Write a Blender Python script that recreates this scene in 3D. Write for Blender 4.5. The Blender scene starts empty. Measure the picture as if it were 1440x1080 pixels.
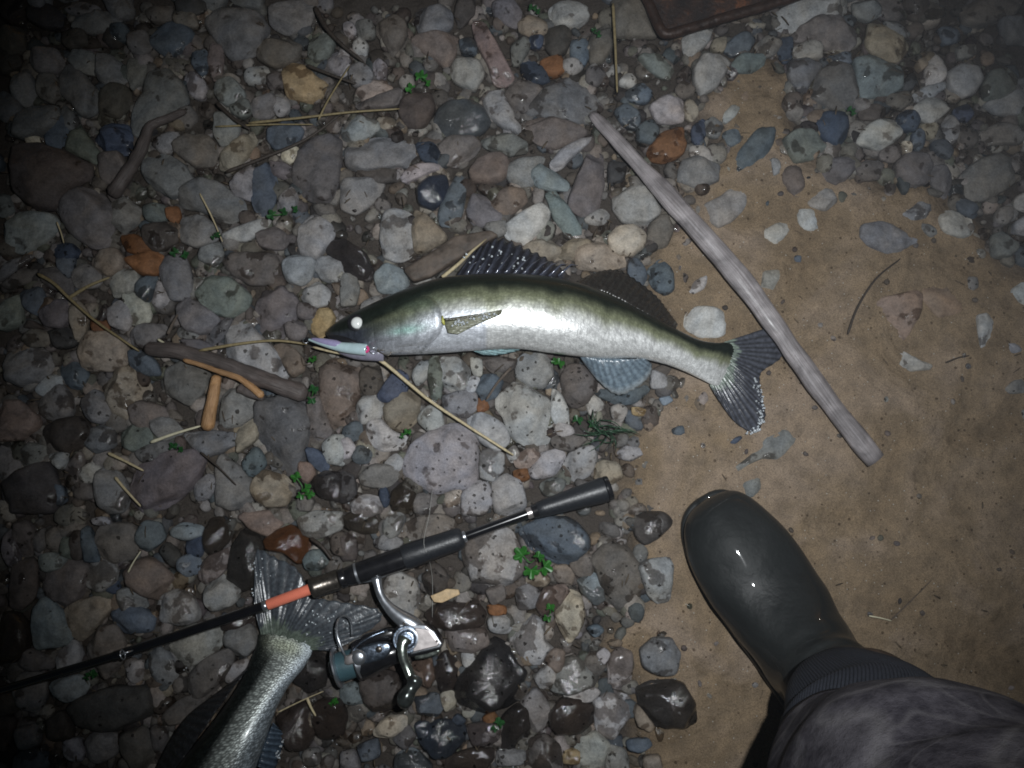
import bpy, bmesh, math, random
import numpy as np
from mathutils import Vector, Matrix, noise as mnoise

R = math.radians
rng = random.Random(7)
npr = np.random.RandomState(7)
scene = bpy.context.scene
C = scene.collection

# ------------------------------------------------------------------ camera
CAM_H, PITCH, FOC = 1.05, R(8), 1300.0
CAM_Y = -CAM_H * math.tan(PITCH)
cam_data = bpy.data.cameras.new('camera')
cam_data.sensor_width = 36.0
cam_data.lens = 36.0 * FOC / 1440.0
cam_data.clip_start, cam_data.clip_end = 0.02, 100.0
cam = bpy.data.objects.new('camera', cam_data)
cam.location = (0, CAM_Y, CAM_H)
cam.rotation_euler = (PITCH, 0, 0)
C.objects.link(cam)
scene.camera = cam

# ------------------------------------------------------------------ night sky, faint moon, phone torch
SKY_EL, SKY_ROT = R(3), R(20)
world = bpy.data.worlds.new('World')
scene.world = world
world.use_nodes = True
wn = world.node_tree
sky = wn.nodes.new('ShaderNodeTexSky')
sky.sky_type = 'NISHITA'
sky.sun_disc = False
sky.sun_elevation, sky.sun_rotation = SKY_EL, SKY_ROT
wn.links.new(sky.outputs[0], wn.nodes['Background'].inputs[0])
wn.nodes['Background'].inputs[1].default_value = 0.012

sd = bpy.data.lights.new('moon', 'SUN')
sd.energy, sd.angle, sd.color = 0.01, R(0.5), (1.0, 0.95, 0.88)
so = bpy.data.objects.new('moon', sd)
so.rotation_euler = (R(87), 0, R(160))
C.objects.link(so)

td = bpy.data.lights.new('torch', 'SPOT')           # the torch beside the lens that lit the photograph
td.energy, td.spot_size, td.spot_blend, td.shadow_soft_size = 40.0, R(75), 1.0, 0.007
td.color = (0.95, 0.98, 1.0)
to = bpy.data.objects.new('torch', td)
to.location = (0.085, CAM_Y + 0.05, CAM_H + 0.02)
aim = Vector((0.075, 0.03, 0.0)) - Vector(to.location)
to.rotation_euler = aim.to_track_quat('-Z', 'Y').to_euler()
C.objects.link(to)

scene.view_settings.view_transform = 'Standard'
scene.view_settings.look = 'None'
scene.view_settings.gamma = 1.0
scene.view_settings.use_curve_mapping = False
scene.view_settings.exposure = 0.0
scene.render.engine = 'CYCLES'
scene.cycles.use_denoising = True
scene.cycles.max_bounces = 5
scene.cycles.filter_width = 1.8


def P(px, py, z=0.0):
    """the point at height z that the photograph shows at pixel (px, py)"""
    a, b = (px - 720.0) / FOC, (540.0 - py) / FOC
    dx, dy, dz = a, math.sin(PITCH) + b * math.cos(PITCH), -math.cos(PITCH) + b * math.sin(PITCH)
    t = (z - CAM_H) / dz
    return Vector((dx * t, CAM_Y + dy * t, z))
STONES = {
(0, 0): """
d 120,30 200,15 260,60 250,110 180,110 120,80
g 270,30 340,10 420,30 400,50 300,60
g 330,55 440,45 510,85 480,125 380,135 300,110
n 610,40 720,20 720,80 640,90
g 870,70 960,30 1100,60 1135,120 1080,220 980,250 910,170 865,100
g 1135,20 1260,0 1330,30 1300,110 1210,140 1140,100
b 640,120 760,80 815,140 780,220 730,250 650,200 620,160
b 460,110 530,100 540,160 480,165
n 1090,200 1150,150 1270,190 1250,250 1160,280 1085,240
y 1200,260 1300,285 1330,325 1385,350 1350,410 1300,430 1215,410 1190,320
e 1310,170 1380,140 1410,180 1390,230 1340,265 1300,230
l 1380,250 1440,210 1480,250 1440,310 1400,300
l 1030,290 1120,280 1135,310 1100,345 1040,350
n 1120,320 1190,300 1200,360 1140,370
g 230,290 290,270 350,310 405,390 400,470 340,490 290,420 240,370
g 400,230 470,230 530,290 530,350 430,350 400,300
g 310,210 390,220 400,310 330,300 280,240
g 140,210 230,200 265,270 230,300 160,300 130,260
g 160,310 225,310 250,380 220,430 160,400
k 410,400 470,350 540,370 550,430 500,490 420,480
g 620,300 710,290 770,350 790,430 730,480 640,520 580,580 550,520 580,440 610,380
l 780,315 830,310 870,360 860,410 820,410 785,360
b 810,220 870,210 875,300 850,320 810,270
e 910,340 980,330 1030,390 1020,430 950,440 905,390
e 970,445 1040,415 1055,470 1020,490 980,470
g 1060,430 1150,390 1170,450 1130,500 1070,490
l 1160,410 1210,420 1215,460 1180,490 1150,460
n 890,180 940,200 930,320 900,340 880,250
g 40,500 150,445 240,450 250,510 200,560 90,580 30,560
b 190,540 270,480 285,560 260,630 200,610
B 400,580 460,520 540,530 555,590 540,645 450,640
e 280,600 330,520 370,580 415,640 400,690 330,650 285,640
w 110,570 140,560 170,590 160,610 105,610
k 60,620 150,600 280,640 380,690 370,750 280,790 240,870 150,880 80,830 60,750 50,680
n 420,660 510,650 530,710 500,780 430,760
l 660,590 700,555 750,560 740,610 710,650 665,630
g 600,660 690,640 780,700 810,750 780,800 730,840 650,790 600,730
n 735,600 790,570 870,570 915,620 900,690 820,700 740,640
t 930,650 1000,590 1060,555 1080,590 1040,660 980,720 930,710
g 910,480 970,480 1010,540 980,600 930,610 905,560
b 1130,540 1220,510 1280,550 1240,610 1160,625 1130,590
w 1190,650 1250,620 1260,650 1225,685 1190,665
p 1250,650 1310,580 1440,560 1430,760 1390,850 1300,840 1230,780
g 1000,740 1070,700 1100,780 1060,840 990,820 970,780
b 1075,720 1130,690 1165,760 1155,860 1110,910 1070,880 1060,790
n 1140,670 1200,690 1240,720 1200,750 1150,730
l 1180,830 1230,785 1255,840 1220,900 1170,880
g 755,800 850,750 930,780 1030,850 1035,900 960,940 870,890 760,870
p 255,840 340,790 430,820 480,900 470,980 440,1040 380,1040 290,980 250,900
l 20,950 80,900 220,900 250,950 180,1020 90,1070 20,1030
g 460,870 520,830 590,880 580,930 520,980 470,940
e 600,860 690,865 695,925 620,930
o 705,880 750,875 755,920 730,940 705,910
k 600,960 680,930 750,970 740,1020 660,1060 610,1020
o 505,1000 570,990 640,1040 600,1070 540,1060
B 230,1035 300,1030 330,1055 310,1090 235,1090
l 930,990 1040,940 1140,920 1120,960 1030,1020 950,1010
l 1265,960 1320,900 1400,950 1410,990 1340,1090 1280,1080 1255,1020
n 1320,870 1390,860 1410,900 1350,900
g 850,1050 920,1020 940,1080 900,1120 840,1090
g 760,920 850,910 930,970 900,1010 830,1040 760,1010
n 1080,980 1160,960 1220,1000 1190,1050 1100,1040
n 0,100 90,120 100,200 40,230 0,200
k 0,200 60,200 90,270 20,310 -20,290
g 50,330 130,310 150,400 110,450 60,410
g 440,0 540,-20 560,60 480,80
d 740,0 860,0 860,50 760,60
n 730,40 820,60 830,110 740,100
g 0,380 80,420 90,470 20,510 -20,480
l 120,-10 180,-10 170,25 130,20
g 0,820 40,830 50,890 10,910 -20,900
k 260,130 350,120 370,190 290,200 260,170
n 540,140 610,130 640,190 600,230 550,210
g 950,-30 1110,-30 1100,40 1000,20
g 540,250 620,250 600,340 560,380 540,320
g 270,440 320,490 330,520 280,560 255,500
""",
(480, 0): """
g 320,100 350,40 420,15 465,50 465,110 400,140 330,135
r 290,160 380,140 490,150 480,230 440,290 390,240 310,200
n 150,100 220,60 270,90 270,160 210,235 190,180 150,140
l 880,30 950,0 1030,20 1045,70 1000,110 930,115 885,80
t 750,90 800,60 860,90 865,130 810,150 755,130
r 550,90 600,90 640,160 680,240 730,320 690,360 640,350 620,270 570,180
g 720,190 770,155 800,180 760,260 725,270
k 870,130 930,110 970,140 950,210 900,240 860,190
b 970,170 1040,170 1045,230 1020,280 970,240
n 1050,150 1130,90 1140,200 1100,260 1050,260
o 840,260 920,230 950,290 900,320 850,300
B 760,260 800,250 850,290 880,340 820,350 765,310
l 460,300 480,250 580,250 600,310 560,380 480,340
l 135,265 155,245 190,280 185,320 150,325
t 60,390 120,340 180,340 215,370 190,400 100,430 65,415
l 50,190 80,160 110,190 100,230 60,225
g 30,290 90,265 130,310 120,350 50,360
k 250,430 300,390 380,400 390,460 350,530 280,530 245,480
n 60,440 240,370 250,400 240,430 180,450 80,460
bw 390,500 440,440 540,430 600,460 630,510 590,560 500,590 420,570
l 600,420 640,380 700,390 710,440 730,500 765,540 740,560 680,530 620,480
n 690,390 760,330 850,360 830,420 770,470 720,450
g 780,470 850,380 960,320 1040,350 1080,420 1060,510 990,520 830,490
n 780,510 860,490 990,530 1040,560 990,590 900,625 830,600 785,560
g 20,620 80,590 180,580 290,600 330,650 300,700 200,700 100,725 20,700
B 310,605 380,600 420,650 410,690 350,680
n 410,620 450,580 560,580 590,610 560,650 480,700 420,680
g 590,590 700,560 780,600 780,640 700,650 610,620
l 250,740 300,700 400,690 425,710 330,740 270,770
r 540,720 590,660 680,640 710,680 690,750 620,770 550,760
Bw 320,800 370,750 440,740 450,790 430,850 390,880 330,860
b 450,800 490,730 530,770 510,880 490,950 420,950 410,900
g 700,700 760,670 860,660 830,720 810,780 730,780 700,740
C 805,720 840,695 880,720 960,770 950,800 880,795 830,785 800,750
l 880,690 930,630 1000,590 1060,570 1040,610 980,650 940,700 900,720
n 960,840 1010,720 1040,640 1105,650 1105,780 1080,900 1020,910 960,870
l 1150,830 1190,790 1290,785 1345,830 1340,900 1280,945 1190,930 1150,880
C 860,820 900,800 950,870 1010,950 1010,985 950,985 900,920
W 685,955 760,900 840,855 880,900 860,950 770,1035 700,1000
w 1125,1000 1170,955 1230,950 1285,980 1275,1040 1220,1075 1150,1060
r 630,850 700,790 770,800 780,850 700,910 650,890
p 530,880 560,810 620,840 680,890 670,950 560,950
l 0,540 60,490 150,510 160,550 80,590 10,590
g 0,760 80,750 180,770 160,830 60,900 0,880
l 180,890 250,880 300,910 300,1080 240,1100 175,1080 165,980
t 310,880 360,910 440,990 440,1010 350,1060 310,1060 300,960
l 1300,450 1370,400 1440,420 1440,510 1340,510
b 1200,390 1260,350 1310,390 1290,430 1220,420
e 1250,240 1330,230 1400,290 1380,330 1300,290
l 1170,350 1215,305 1245,340 1220,370
b 1250,540 1310,500 1340,550 1310,600 1250,590
b 1150,470 1200,440 1260,480 1250,540 1200,530
o 1290,640 1350,560 1440,530 1450,640 1370,680 1310,670
n 1140,0 1280,-20 1320,100 1330,150 1160,150
l 0,200 30,230 30,300 0,320 -20,260
l 10,100 40,90 60,130 40,155 15,130
g 60,90 130,90 140,150 80,160
k 500,-20 560,-20 560,60 500,110 480,60
g 640,10 720,0 760,50 740,110 680,90 640,50
b 500,170 560,160 570,220 510,220
B 800,155 850,150 840,195 800,195
l 940,255 990,250 1020,280 980,310 940,290
n 1040,290 1090,280 1120,320 1080,360 1035,340
t 770,1040 850,1000 900,1030 950,1080 880,1110 780,1090
t 920,1050 980,1010 1050,1020 1100,1060 1080,1090 930,1090
l 1030,920 1100,880 1130,910 1100,945 1040,940
n 1300,950 1370,890 1400,960 1370,1040 1290,1040
g 600,950 690,930 690,980 640,1000
d 1130,680 1200,690 1190,760 1130,780
k 90,700 240,720 240,760 150,770 60,740
""",
(960, 0): """
l 390,60 440,20 540,-10 690,-10 690,60 560,90 450,140 400,110
n 480,130 560,80 650,70 720,110 735,170 700,210 600,200 560,160 480,170
l 470,200 540,170 590,190 590,240 480,245
b 170,200 250,140 310,160 270,220 210,230
g 310,190 360,150 420,180 380,230 330,230
C 210,270 250,230 350,225 340,270 290,300 210,300
l 0,160 60,140 125,120 110,170 40,235 10,220
l 50,290 80,240 150,235 200,260 170,320 130,370 80,400 50,350
t 120,200 140,160 185,160 170,215
B 410,170 460,160 460,240 430,260 405,220
t 780,150 790,100 850,110 940,160 955,200 910,255 850,245 780,200
g 850,90 900,90 960,140 940,160 870,120
C 725,250 790,240 910,280 930,370 860,400 760,415 740,340
g 560,310 640,260 710,290 740,400 700,460 620,445 530,410 550,370
b 620,230 700,220 710,270 650,260
g 450,260 530,250 590,270 540,340 520,390 480,380 450,320
l 1030,290 1060,220 1100,260 1110,320 1070,360 1030,350
l 1115,310 1180,270 1250,280 1265,330 1230,390 1180,405 1130,370
e 1265,370 1300,300 1370,285 1415,320 1400,380 1330,425 1280,410
l 970,400 1020,370 1100,350 1105,375 1030,420 980,420
W 980,450 1040,410 1110,430 1125,460 1070,500 1050,520 1000,490
l 1270,435 1350,420 1420,365 1460,370 1430,480 1330,475
B 560,520 600,475 690,465 695,560 660,615 600,590
e 425,590 480,550 550,545 610,620 560,660 480,680 450,640
b 165,740 210,680 260,610 310,545 390,535 385,600 340,680 260,720
B 40,540 90,500 100,540 80,600 45,600
b 165,560 230,540 250,590 200,620
g 95,510 130,490 175,530 150,580 100,570
l 155,500 210,440 245,455 220,490 180,525
W 740,590 780,530 840,500 900,510 930,560 880,600 830,625 750,605
B 910,490 960,460 1000,500 980,550 920,530
k 745,470 810,440 860,460 840,500 760,500
n 870,400 950,385 975,420 920,460 870,440
n 835,640 900,610 930,640 890,680 840,670
b 975,560 1010,540 1020,600 1000,630 970,610
b 1055,600 1110,590 1140,630 1120,670 1080,650
t 1010,530 1060,520 1080,560 1050,585
g 1100,520 1130,480 1165,540 1150,600 1110,600
n 425,720 460,690 500,710 515,780 490,830 440,800 425,760
p 580,700 620,670 740,670 720,720 660,775 600,755
n 730,710 790,670 850,690 830,750 760,755
p 900,690 960,640 1030,650 1050,700 1030,770 960,785 910,750
p 1050,710 1100,700 1135,760 1110,835 1070,800 1050,760
l 520,840 580,785 630,800 655,850 600,890 540,870
W 480,890 540,880 580,910 570,970 530,985 490,940
l 90,860 160,830 220,770 270,750 285,800 260,880 200,940 150,960 100,920
l 330,980 400,940 460,950 430,1000 390,1035 340,1020
g 755,950 850,930 930,955 1030,1020 970,1065 870,1070 790,1040 750,1000
g 920,890 1000,850 1070,870 1050,910 960,935
g 1170,750 1240,680 1330,650 1430,690 1400,770 1290,840 1210,850
l 1070,900 1130,885 1220,920 1230,980 1180,1005 1100,980
b 1140,830 1200,840 1250,880 1230,920 1170,890
l 1405,840 1450,810 1470,890 1410,870
l 1410,940 1450,910 1470,990 1405,975
B 1150,460 1200,445 1225,480 1200,510 1160,500
n 1180,30 1280,-10 1440,-10 1400,60 1260,110 1190,100
g 1160,200 1230,190 1230,230 1170,245
b 1080,120 1150,120 1170,170 1110,180
t 995,260 1015,250 1030,270 1010,290
l 30,620 90,620 140,670 110,690 40,660
g 0,680 60,660 150,700 150,760 60,790 -20,760
w 930,600 960,605 960,640 935,640
n 0,340 50,370 40,400 0,410 -30,380
g 1310,990 1370,980 1410,1040 1380,1080 1310,1080
g 1340,80 1440,70 1470,180 1370,170
g 1260,560 1340,520 1430,540 1430,610 1320,600 1260,620
l 375,670 410,670 415,720 385,740
g 990,940 1050,950 1090,990 1040,1000
t 10,430 40,425 65,470 40,510 15,490
g 720,10 830,0 850,50 790,80 730,60
k 960,20 1050,10 1120,40 1060,90 970,80
g 720,420 780,420 790,450 740,460
n 1170,530 1240,540 1230,620 1180,610
""",
(0, 360): """
g 0,55 60,15 140,-10 100,30 0,105 -30,90
t 385,20 430,-25 490,-30 518,10 510,50 460,82 400,55
o 525,10 570,0 640,-20 685,0 680,40 650,80 590,70 540,30
n 0,130 100,50 145,30 150,90 90,120 20,150
b 235,0 310,0 300,70 285,90 250,50
g 300,70 360,30 430,90 400,130 320,130
n 170,60 260,50 300,120 300,160 240,140 180,110
l 465,110 490,60 570,60 590,110 540,160 480,170
b 570,130 600,90 660,85 650,150 620,195 575,160
l 640,190 660,100 700,130 715,190 670,215
g 670,60 700,0 780,0 810,120 790,180 720,180 690,120
e 815,110 850,80 980,95 1055,170 1040,220 960,260 870,220 820,160
n 940,20 960,-10 1180,-10 1200,60 1180,110 1060,120 970,70
l 1190,30 1230,0 1330,10 1310,90 1270,120 1210,100
l 1340,10 1440,0 1450,110 1360,100 1330,50
p 1080,230 1110,150 1200,130 1260,190 1250,260 1200,340 1120,340 1085,290
l 1280,150 1340,110 1390,150 1380,200 1310,215 1275,180
y 1310,270 1350,225 1390,225 1410,260 1390,310 1360,345 1320,320
n 1260,200 1330,210 1320,260 1260,260
p 740,210 790,175 850,210 920,260 910,290 850,330 780,310 750,250
W 515,165 580,160 630,210 630,270 590,290 550,280 535,220
l 450,230 500,190 535,210 550,270 530,310 470,290
g 550,330 590,290 690,290 700,320 620,390 560,370
b 90,150 170,130 190,190 160,250 110,220 85,180
p 165,250 200,180 280,190 290,260 260,300 190,290
t 300,190 340,200 370,250 350,330 320,360 300,270
d 205,320 280,305 320,340 310,380 240,385 205,350
n 85,340 140,310 200,320 195,375 120,380
o 380,270 440,270 455,310 400,320
t 345,350 370,320 480,325 530,370 530,450 470,480 350,475 335,430
e 0,200 80,160 90,280 20,310 -20,300
g 15,450 50,400 140,370 200,410 215,470 180,520 90,545 30,520
b 260,460 310,445 365,490 360,555 300,555 260,510
l 145,560 200,510 260,500 255,550 180,590
g 165,620 200,560 260,545 300,590 300,670 230,690 170,670
t 445,570 480,490 540,465 600,490 630,560 600,610 550,640 540,690 480,660 450,610
b 540,400 590,400 650,440 680,500 620,500 550,460
g 680,510 710,470 790,440 880,490 870,550 800,630 740,600 685,560
l 945,360 980,260 1050,250 1080,330 1130,360 1200,450 1210,510 1150,520 980,440 950,410
p 860,340 960,260 980,270 940,340 890,380
r 1150,380 1220,370 1280,440 1280,480 1230,510 1190,440
n 550,640 600,610 690,640 710,690 680,740 610,740 560,700
g 350,600 400,565 460,600 465,680 430,710 380,690 350,650
r 0,600 60,600 160,680 150,730 90,770 -20,780
k 175,730 240,690 330,680 385,730 370,790 280,830 200,800
g 370,740 440,710 480,740 480,800 400,830 360,790
g 0,800 60,800 90,880 50,940 -20,950
d 0,960 100,900 200,870 220,920 260,1010 220,1080 0,1080
g 65,830 130,790 200,810 180,870 110,890
l 200,840 290,830 260,900 230,880
n 290,880 340,820 355,860 330,950 290,960 270,920
p 545,980 570,900 700,830 820,815 870,850 830,960 700,1060 600,1080 560,1040
g 770,750 900,740 1000,750 1000,790 930,825 860,850 800,790
g 880,1010 930,830 1010,890 1060,950 1060,1030 980,1070 920,1050
t 1060,960 1110,905 1200,930 1240,980 1200,1050 1120,1055 1070,1010
p 1075,620 1130,600 1270,590 1320,650 1300,760 1270,900 1190,930 1130,880 1090,780 1070,700
p 1300,600 1350,590 1380,700 1400,740 1320,800 1300,700
b 1020,880 1080,800 1120,870 1100,900 1060,930
l 1360,800 1400,760 1450,760 1450,880 1380,870
B 1290,810 1340,820 1385,880 1370,920 1310,870
g 930,680 950,570 1030,560 1090,600 1060,680 980,730 930,730
t 1000,740 1080,680 1085,760 1040,800 1000,830
e 515,750 560,710 640,730 650,790 560,820 515,800
g 570,820 690,780 760,800 680,850 600,870
g 400,920 450,890 510,930 540,1000 520,1080 440,1080 410,1010
n 300,970 350,950 405,985 400,1020 320,1025
l 330,910 390,870 420,890 400,950 350,950
b 225,960 260,980 270,1030 240,1050
g 820,970 880,920 920,950 880,1020 830,1030
n 1260,1010 1320,1030 1310,1070 1260,1070
d 1310,950 1370,910 1440,920 1440,1040 1350,1010
r 1260,870 1310,880 1325,920 1290,960 1265,930
p 1200,280 1260,280 1290,300 1280,350 1220,350
k 410,280 440,200 450,240 440,270
p 760,350 850,360 900,380 850,400 780,390
g 760,300 850,330 830,350 740,340
g 640,680 720,690 770,740 690,780 650,740
k 120,270 160,290 190,305 100,300
""",
(480, 360): """
r -90,480 -40,430 75,450 75,600 30,720 -30,730 -90,650
k 80,490 120,460 160,470 170,540 140,590 80,580
B 145,600 200,520 240,480 280,510 270,580 200,615
l 300,500 330,450 375,450 360,510 320,545
e 370,440 410,420 425,500 420,600 380,600 370,520
l 415,430 500,430 540,480 530,550 480,575 430,540
l 545,430 590,440 590,500 560,500
n 590,440 680,430 740,440 720,480 640,490
W 520,530 560,510 580,520 560,570 525,570
b 570,560 600,505 640,500 680,530 650,590 600,610
l 735,450 770,415 850,410 885,450 890,510 850,555 790,550 740,510
l 655,600 700,560 730,530 800,560 880,610 900,680 880,770 830,830 760,800 700,740 690,680 655,640
n 930,500 960,460 1010,460 1060,500 1080,550 1030,620 980,640 940,590
b 1060,560 1100,560 1200,590 1280,540 1300,570 1230,620 1160,620 1080,590
l 1025,600 1060,590 1105,620 1090,660 1050,670
l 1140,640 1180,625 1205,650 1180,700 1150,680
l 890,560 930,590 950,640 960,710 930,735 890,680
l 70,630 90,595 160,590 180,640 150,700 90,710 65,670
t 180,640 230,580 300,560 330,590 325,680 270,740 220,730 185,690
l 325,680 370,630 420,660 430,720 370,740 330,700
g 425,590 510,570 570,580 570,640 530,680 440,660
l 260,870 290,800 390,730 480,710 560,720 580,800 570,940 530,980 400,1000 310,970 265,920
l 535,680 600,660 690,720 710,780 660,820 600,790 540,720
l 585,830 640,810 685,840 680,900 640,950 590,930
l 110,700 170,690 210,740 280,760 250,810 170,820 110,780
b 10,730 50,700 85,710 80,760 40,780 10,760
b 45,830 80,800 125,830 110,870 60,870
l 0,780 30,770 55,810 30,850 0,850
n 75,930 130,880 220,890 240,930 200,970 100,970
l 180,880 230,835 260,870 240,910
l 890,700 970,720 980,750 920,760
n 880,770 1000,750 1040,770 980,820 910,810
t 730,850 800,810 840,840 790,890 740,890
l 800,880 850,830 920,815 945,850 900,920 820,940 790,910
l 935,880 980,820 1060,800 1080,850 1050,920 980,950
l 1160,830 1200,800 1275,815 1280,835 1220,865 1170,855
l 640,950 700,920 760,960 780,1060 700,1090 650,1080 640,1000
l 510,1000 560,950 620,960 635,1040 600,1090 510,1090
t 1060,900 1100,865 1165,875 1185,930 1140,960 1080,950
g 840,960 900,940 950,950 920,1000 860,1010
l 40,1050 90,1010 160,1020 170,1080 100,1100 50,1080
k 200,1010 270,950 310,1000 300,1080 220,1080
B 160,990 190,980 200,1040 180,1060
t 430,1010 500,985 510,1030 450,1060
d 0,910 50,930 60,1000 20,1040 -20,1030
g 0,80 60,70 70,140 60,200 0,210
dw -50,-90 20,-60 100,-10 135,60 120,100 60,90 0,60 -60,-10
C 140,80 190,30 270,70 280,120 240,150 160,150
l 285,90 340,70 380,100 320,120
t 980,-30 1080,-60 1180,-20 1200,40 1110,60 1000,50
b 1210,20 1250,10 1290,80 1270,120 1220,100
b 1290,60 1350,10 1400,60 1405,140 1370,170 1310,130
C 1340,600 1380,590 1400,610 1360,630
b 1395,730 1440,715 1450,755 1400,750
l 1310,480 1370,510 1370,550 1310,555
y 1230,640 1280,650 1270,670 1235,665
o 560,610 600,600 620,640 580,660
l 700,830 730,800 750,840 720,870
o 730,910 780,900 790,940 740,950
n 310,1010 390,1000 420,1040 380,1090 310,1080
l -60,40 -10,30 10,80 -30,110 -70,80
l 90,200 150,170 190,210 140,260 80,250
""",
(960, 360): """
l 10,250 50,215 130,210 200,250 205,310 150,345 60,340 5,300
l 340,70 380,45 440,60 420,100 370,150 330,140
l 20,150 60,100 110,80 100,130 50,160
l 895,400 920,390 1000,440 1055,460 1040,480 960,485 900,450
g 210,900 300,830 380,740 430,715 480,740 470,790 430,830 400,860 340,850 260,890 220,920
g 255,960 320,930 330,980 290,1020 260,1000
W 1380,150 1440,105 1480,150 1470,215 1400,190
l 1240,250 1290,240 1320,300 1300,360 1260,390 1250,330
l 1370,370 1420,370 1430,400 1390,410
g 1360,560 1400,525 1450,520 1450,575 1380,580
g 1200,90 1240,90 1250,130 1210,150
s 780,210 900,130 1010,150 1000,250 930,360 840,330 780,270
s 1020,110 1100,120 1180,200 1170,270 1080,260 1010,180
B 195,790 240,755 250,770 210,800
b 470,0 500,0 495,30 475,20
g 1430,650 1470,650 1480,700 1440,690
""",
(0, 720): """
n 50,60 110,40 140,70 130,180 80,180
p 20,100 50,70 75,170 70,240 30,220 15,160
n 145,90 185,70 190,140 160,170 140,140
n 195,80 230,60 255,100 245,150 200,150
e 255,100 290,100 300,195 260,180
k 300,90 340,80 345,195 300,195
b 345,80 375,60 410,180 420,205 350,205
n 400,120 430,50 560,50 590,120 570,190 480,215 410,180
b 580,90 610,40 670,50 690,110 620,165 580,130
C 720,75 770,50 850,60 850,100 790,115 725,100
kw 860,100 890,30 930,25 965,70 960,120 890,190 865,150
B 790,110 855,100 855,185 795,180
d 675,160 710,130 755,180 750,240 700,210
b 755,200 800,180 840,200 840,250 790,270 750,240
n 840,240 880,190 970,150 985,190 930,260 870,300 840,280
dw 960,260 985,140 1030,70 1100,80 1110,160 1080,230 1080,300 1010,340 960,290
r 1005,20 1050,0 1150,0 1190,50 1130,100 1060,70
ow 1115,120 1170,80 1230,60 1300,110 1300,170 1260,220 1200,170 1130,160
C 1280,200 1310,165 1360,165 1385,210 1350,240 1290,240
l 1255,30 1320,0 1440,0 1440,70 1340,110 1270,90
kw 1395,110 1440,80 1480,130 1470,190 1405,170
C 165,185 220,175 275,195 250,235 190,250 165,220
n 180,290 230,220 310,195 370,230 370,300 330,370 260,400 195,370
g 375,220 440,205 490,240 490,290 430,340 370,310
B 435,300 490,290 500,340 440,340
r 520,270 560,220 630,190 700,250 750,290 680,370 600,350 530,300
g 500,330 560,320 600,350 620,400 520,420 500,370
t 260,430 300,390 420,350 485,380 450,430 390,500 340,545 290,510
C 140,410 180,360 230,390 260,430 300,520 280,560 150,575 135,480
l 660,400 690,350 740,330 800,350 840,420 830,460 770,475 680,460
b 470,400 560,385 650,440 640,500 530,510 480,470
n 360,600 420,490 480,480 530,560 500,650 440,710 400,650
l 240,610 310,540 340,600 320,670 260,680
n 65,610 130,580 220,620 220,660 90,670
kw 0,430 60,420 110,470 120,560 70,640 -10,680
l 710,530 800,480 900,475 945,510 930,560 870,620 780,660 730,610
g 945,520 990,470 1060,480 1085,560 1040,610 960,590
g 625,600 670,555 720,600 775,700 720,755 660,720
n 790,700 860,620 960,575 985,620 950,700 860,790 800,770
l 950,690 990,640 1040,620 1050,670 1000,710 960,720
C 210,720 330,690 370,730 340,780 280,800 220,760
d 280,830 330,780 480,740 620,740 650,830 600,890 440,930 320,900
l 520,640 600,630 600,700 560,720
g 90,680 180,690 190,780 150,850 90,820 60,740
k 200,880 260,840 300,900 300,960 210,960
k 0,760 60,780 70,840 -10,860
n 510,940 600,910 650,960 640,1080 560,1090 510,1000
g 360,970 400,930 490,940 490,1020 410,1060 360,1030
n 690,850 790,780 870,790 820,850 760,890 690,900
b 70,1020 150,990 200,1040 190,1090 70,1090
l 270,970 330,960 350,1020 340,1050 280,1040
l 865,340 900,290 960,260 1010,330 990,380 900,420 870,390
kw 920,450 1040,420 1080,450 1040,490 950,500
n 640,900 700,920 700,1000 650,1010
k 0,860 60,880 30,1000 -20,1000
g 60,920 150,900 160,980 90,1000
l 390,30 450,25 460,50 400,50
k 55,230 130,190 155,230 140,360 90,410 40,400
r 750,880 830,870 810,960 740,950
dw 1220,640 1300,580 1390,620 1400,720 1300,760 1230,700
kw 1170,850 1230,790 1310,820 1330,930 1290,1000 1220,1000 1180,930
k 1330,800 1430,790 1460,860 1440,950 1350,960 1320,880
t 1280,850 1320,840 1330,900 1290,900
g 1280,1010 1340,1000 1350,1060 1290,1070
""",
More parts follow.
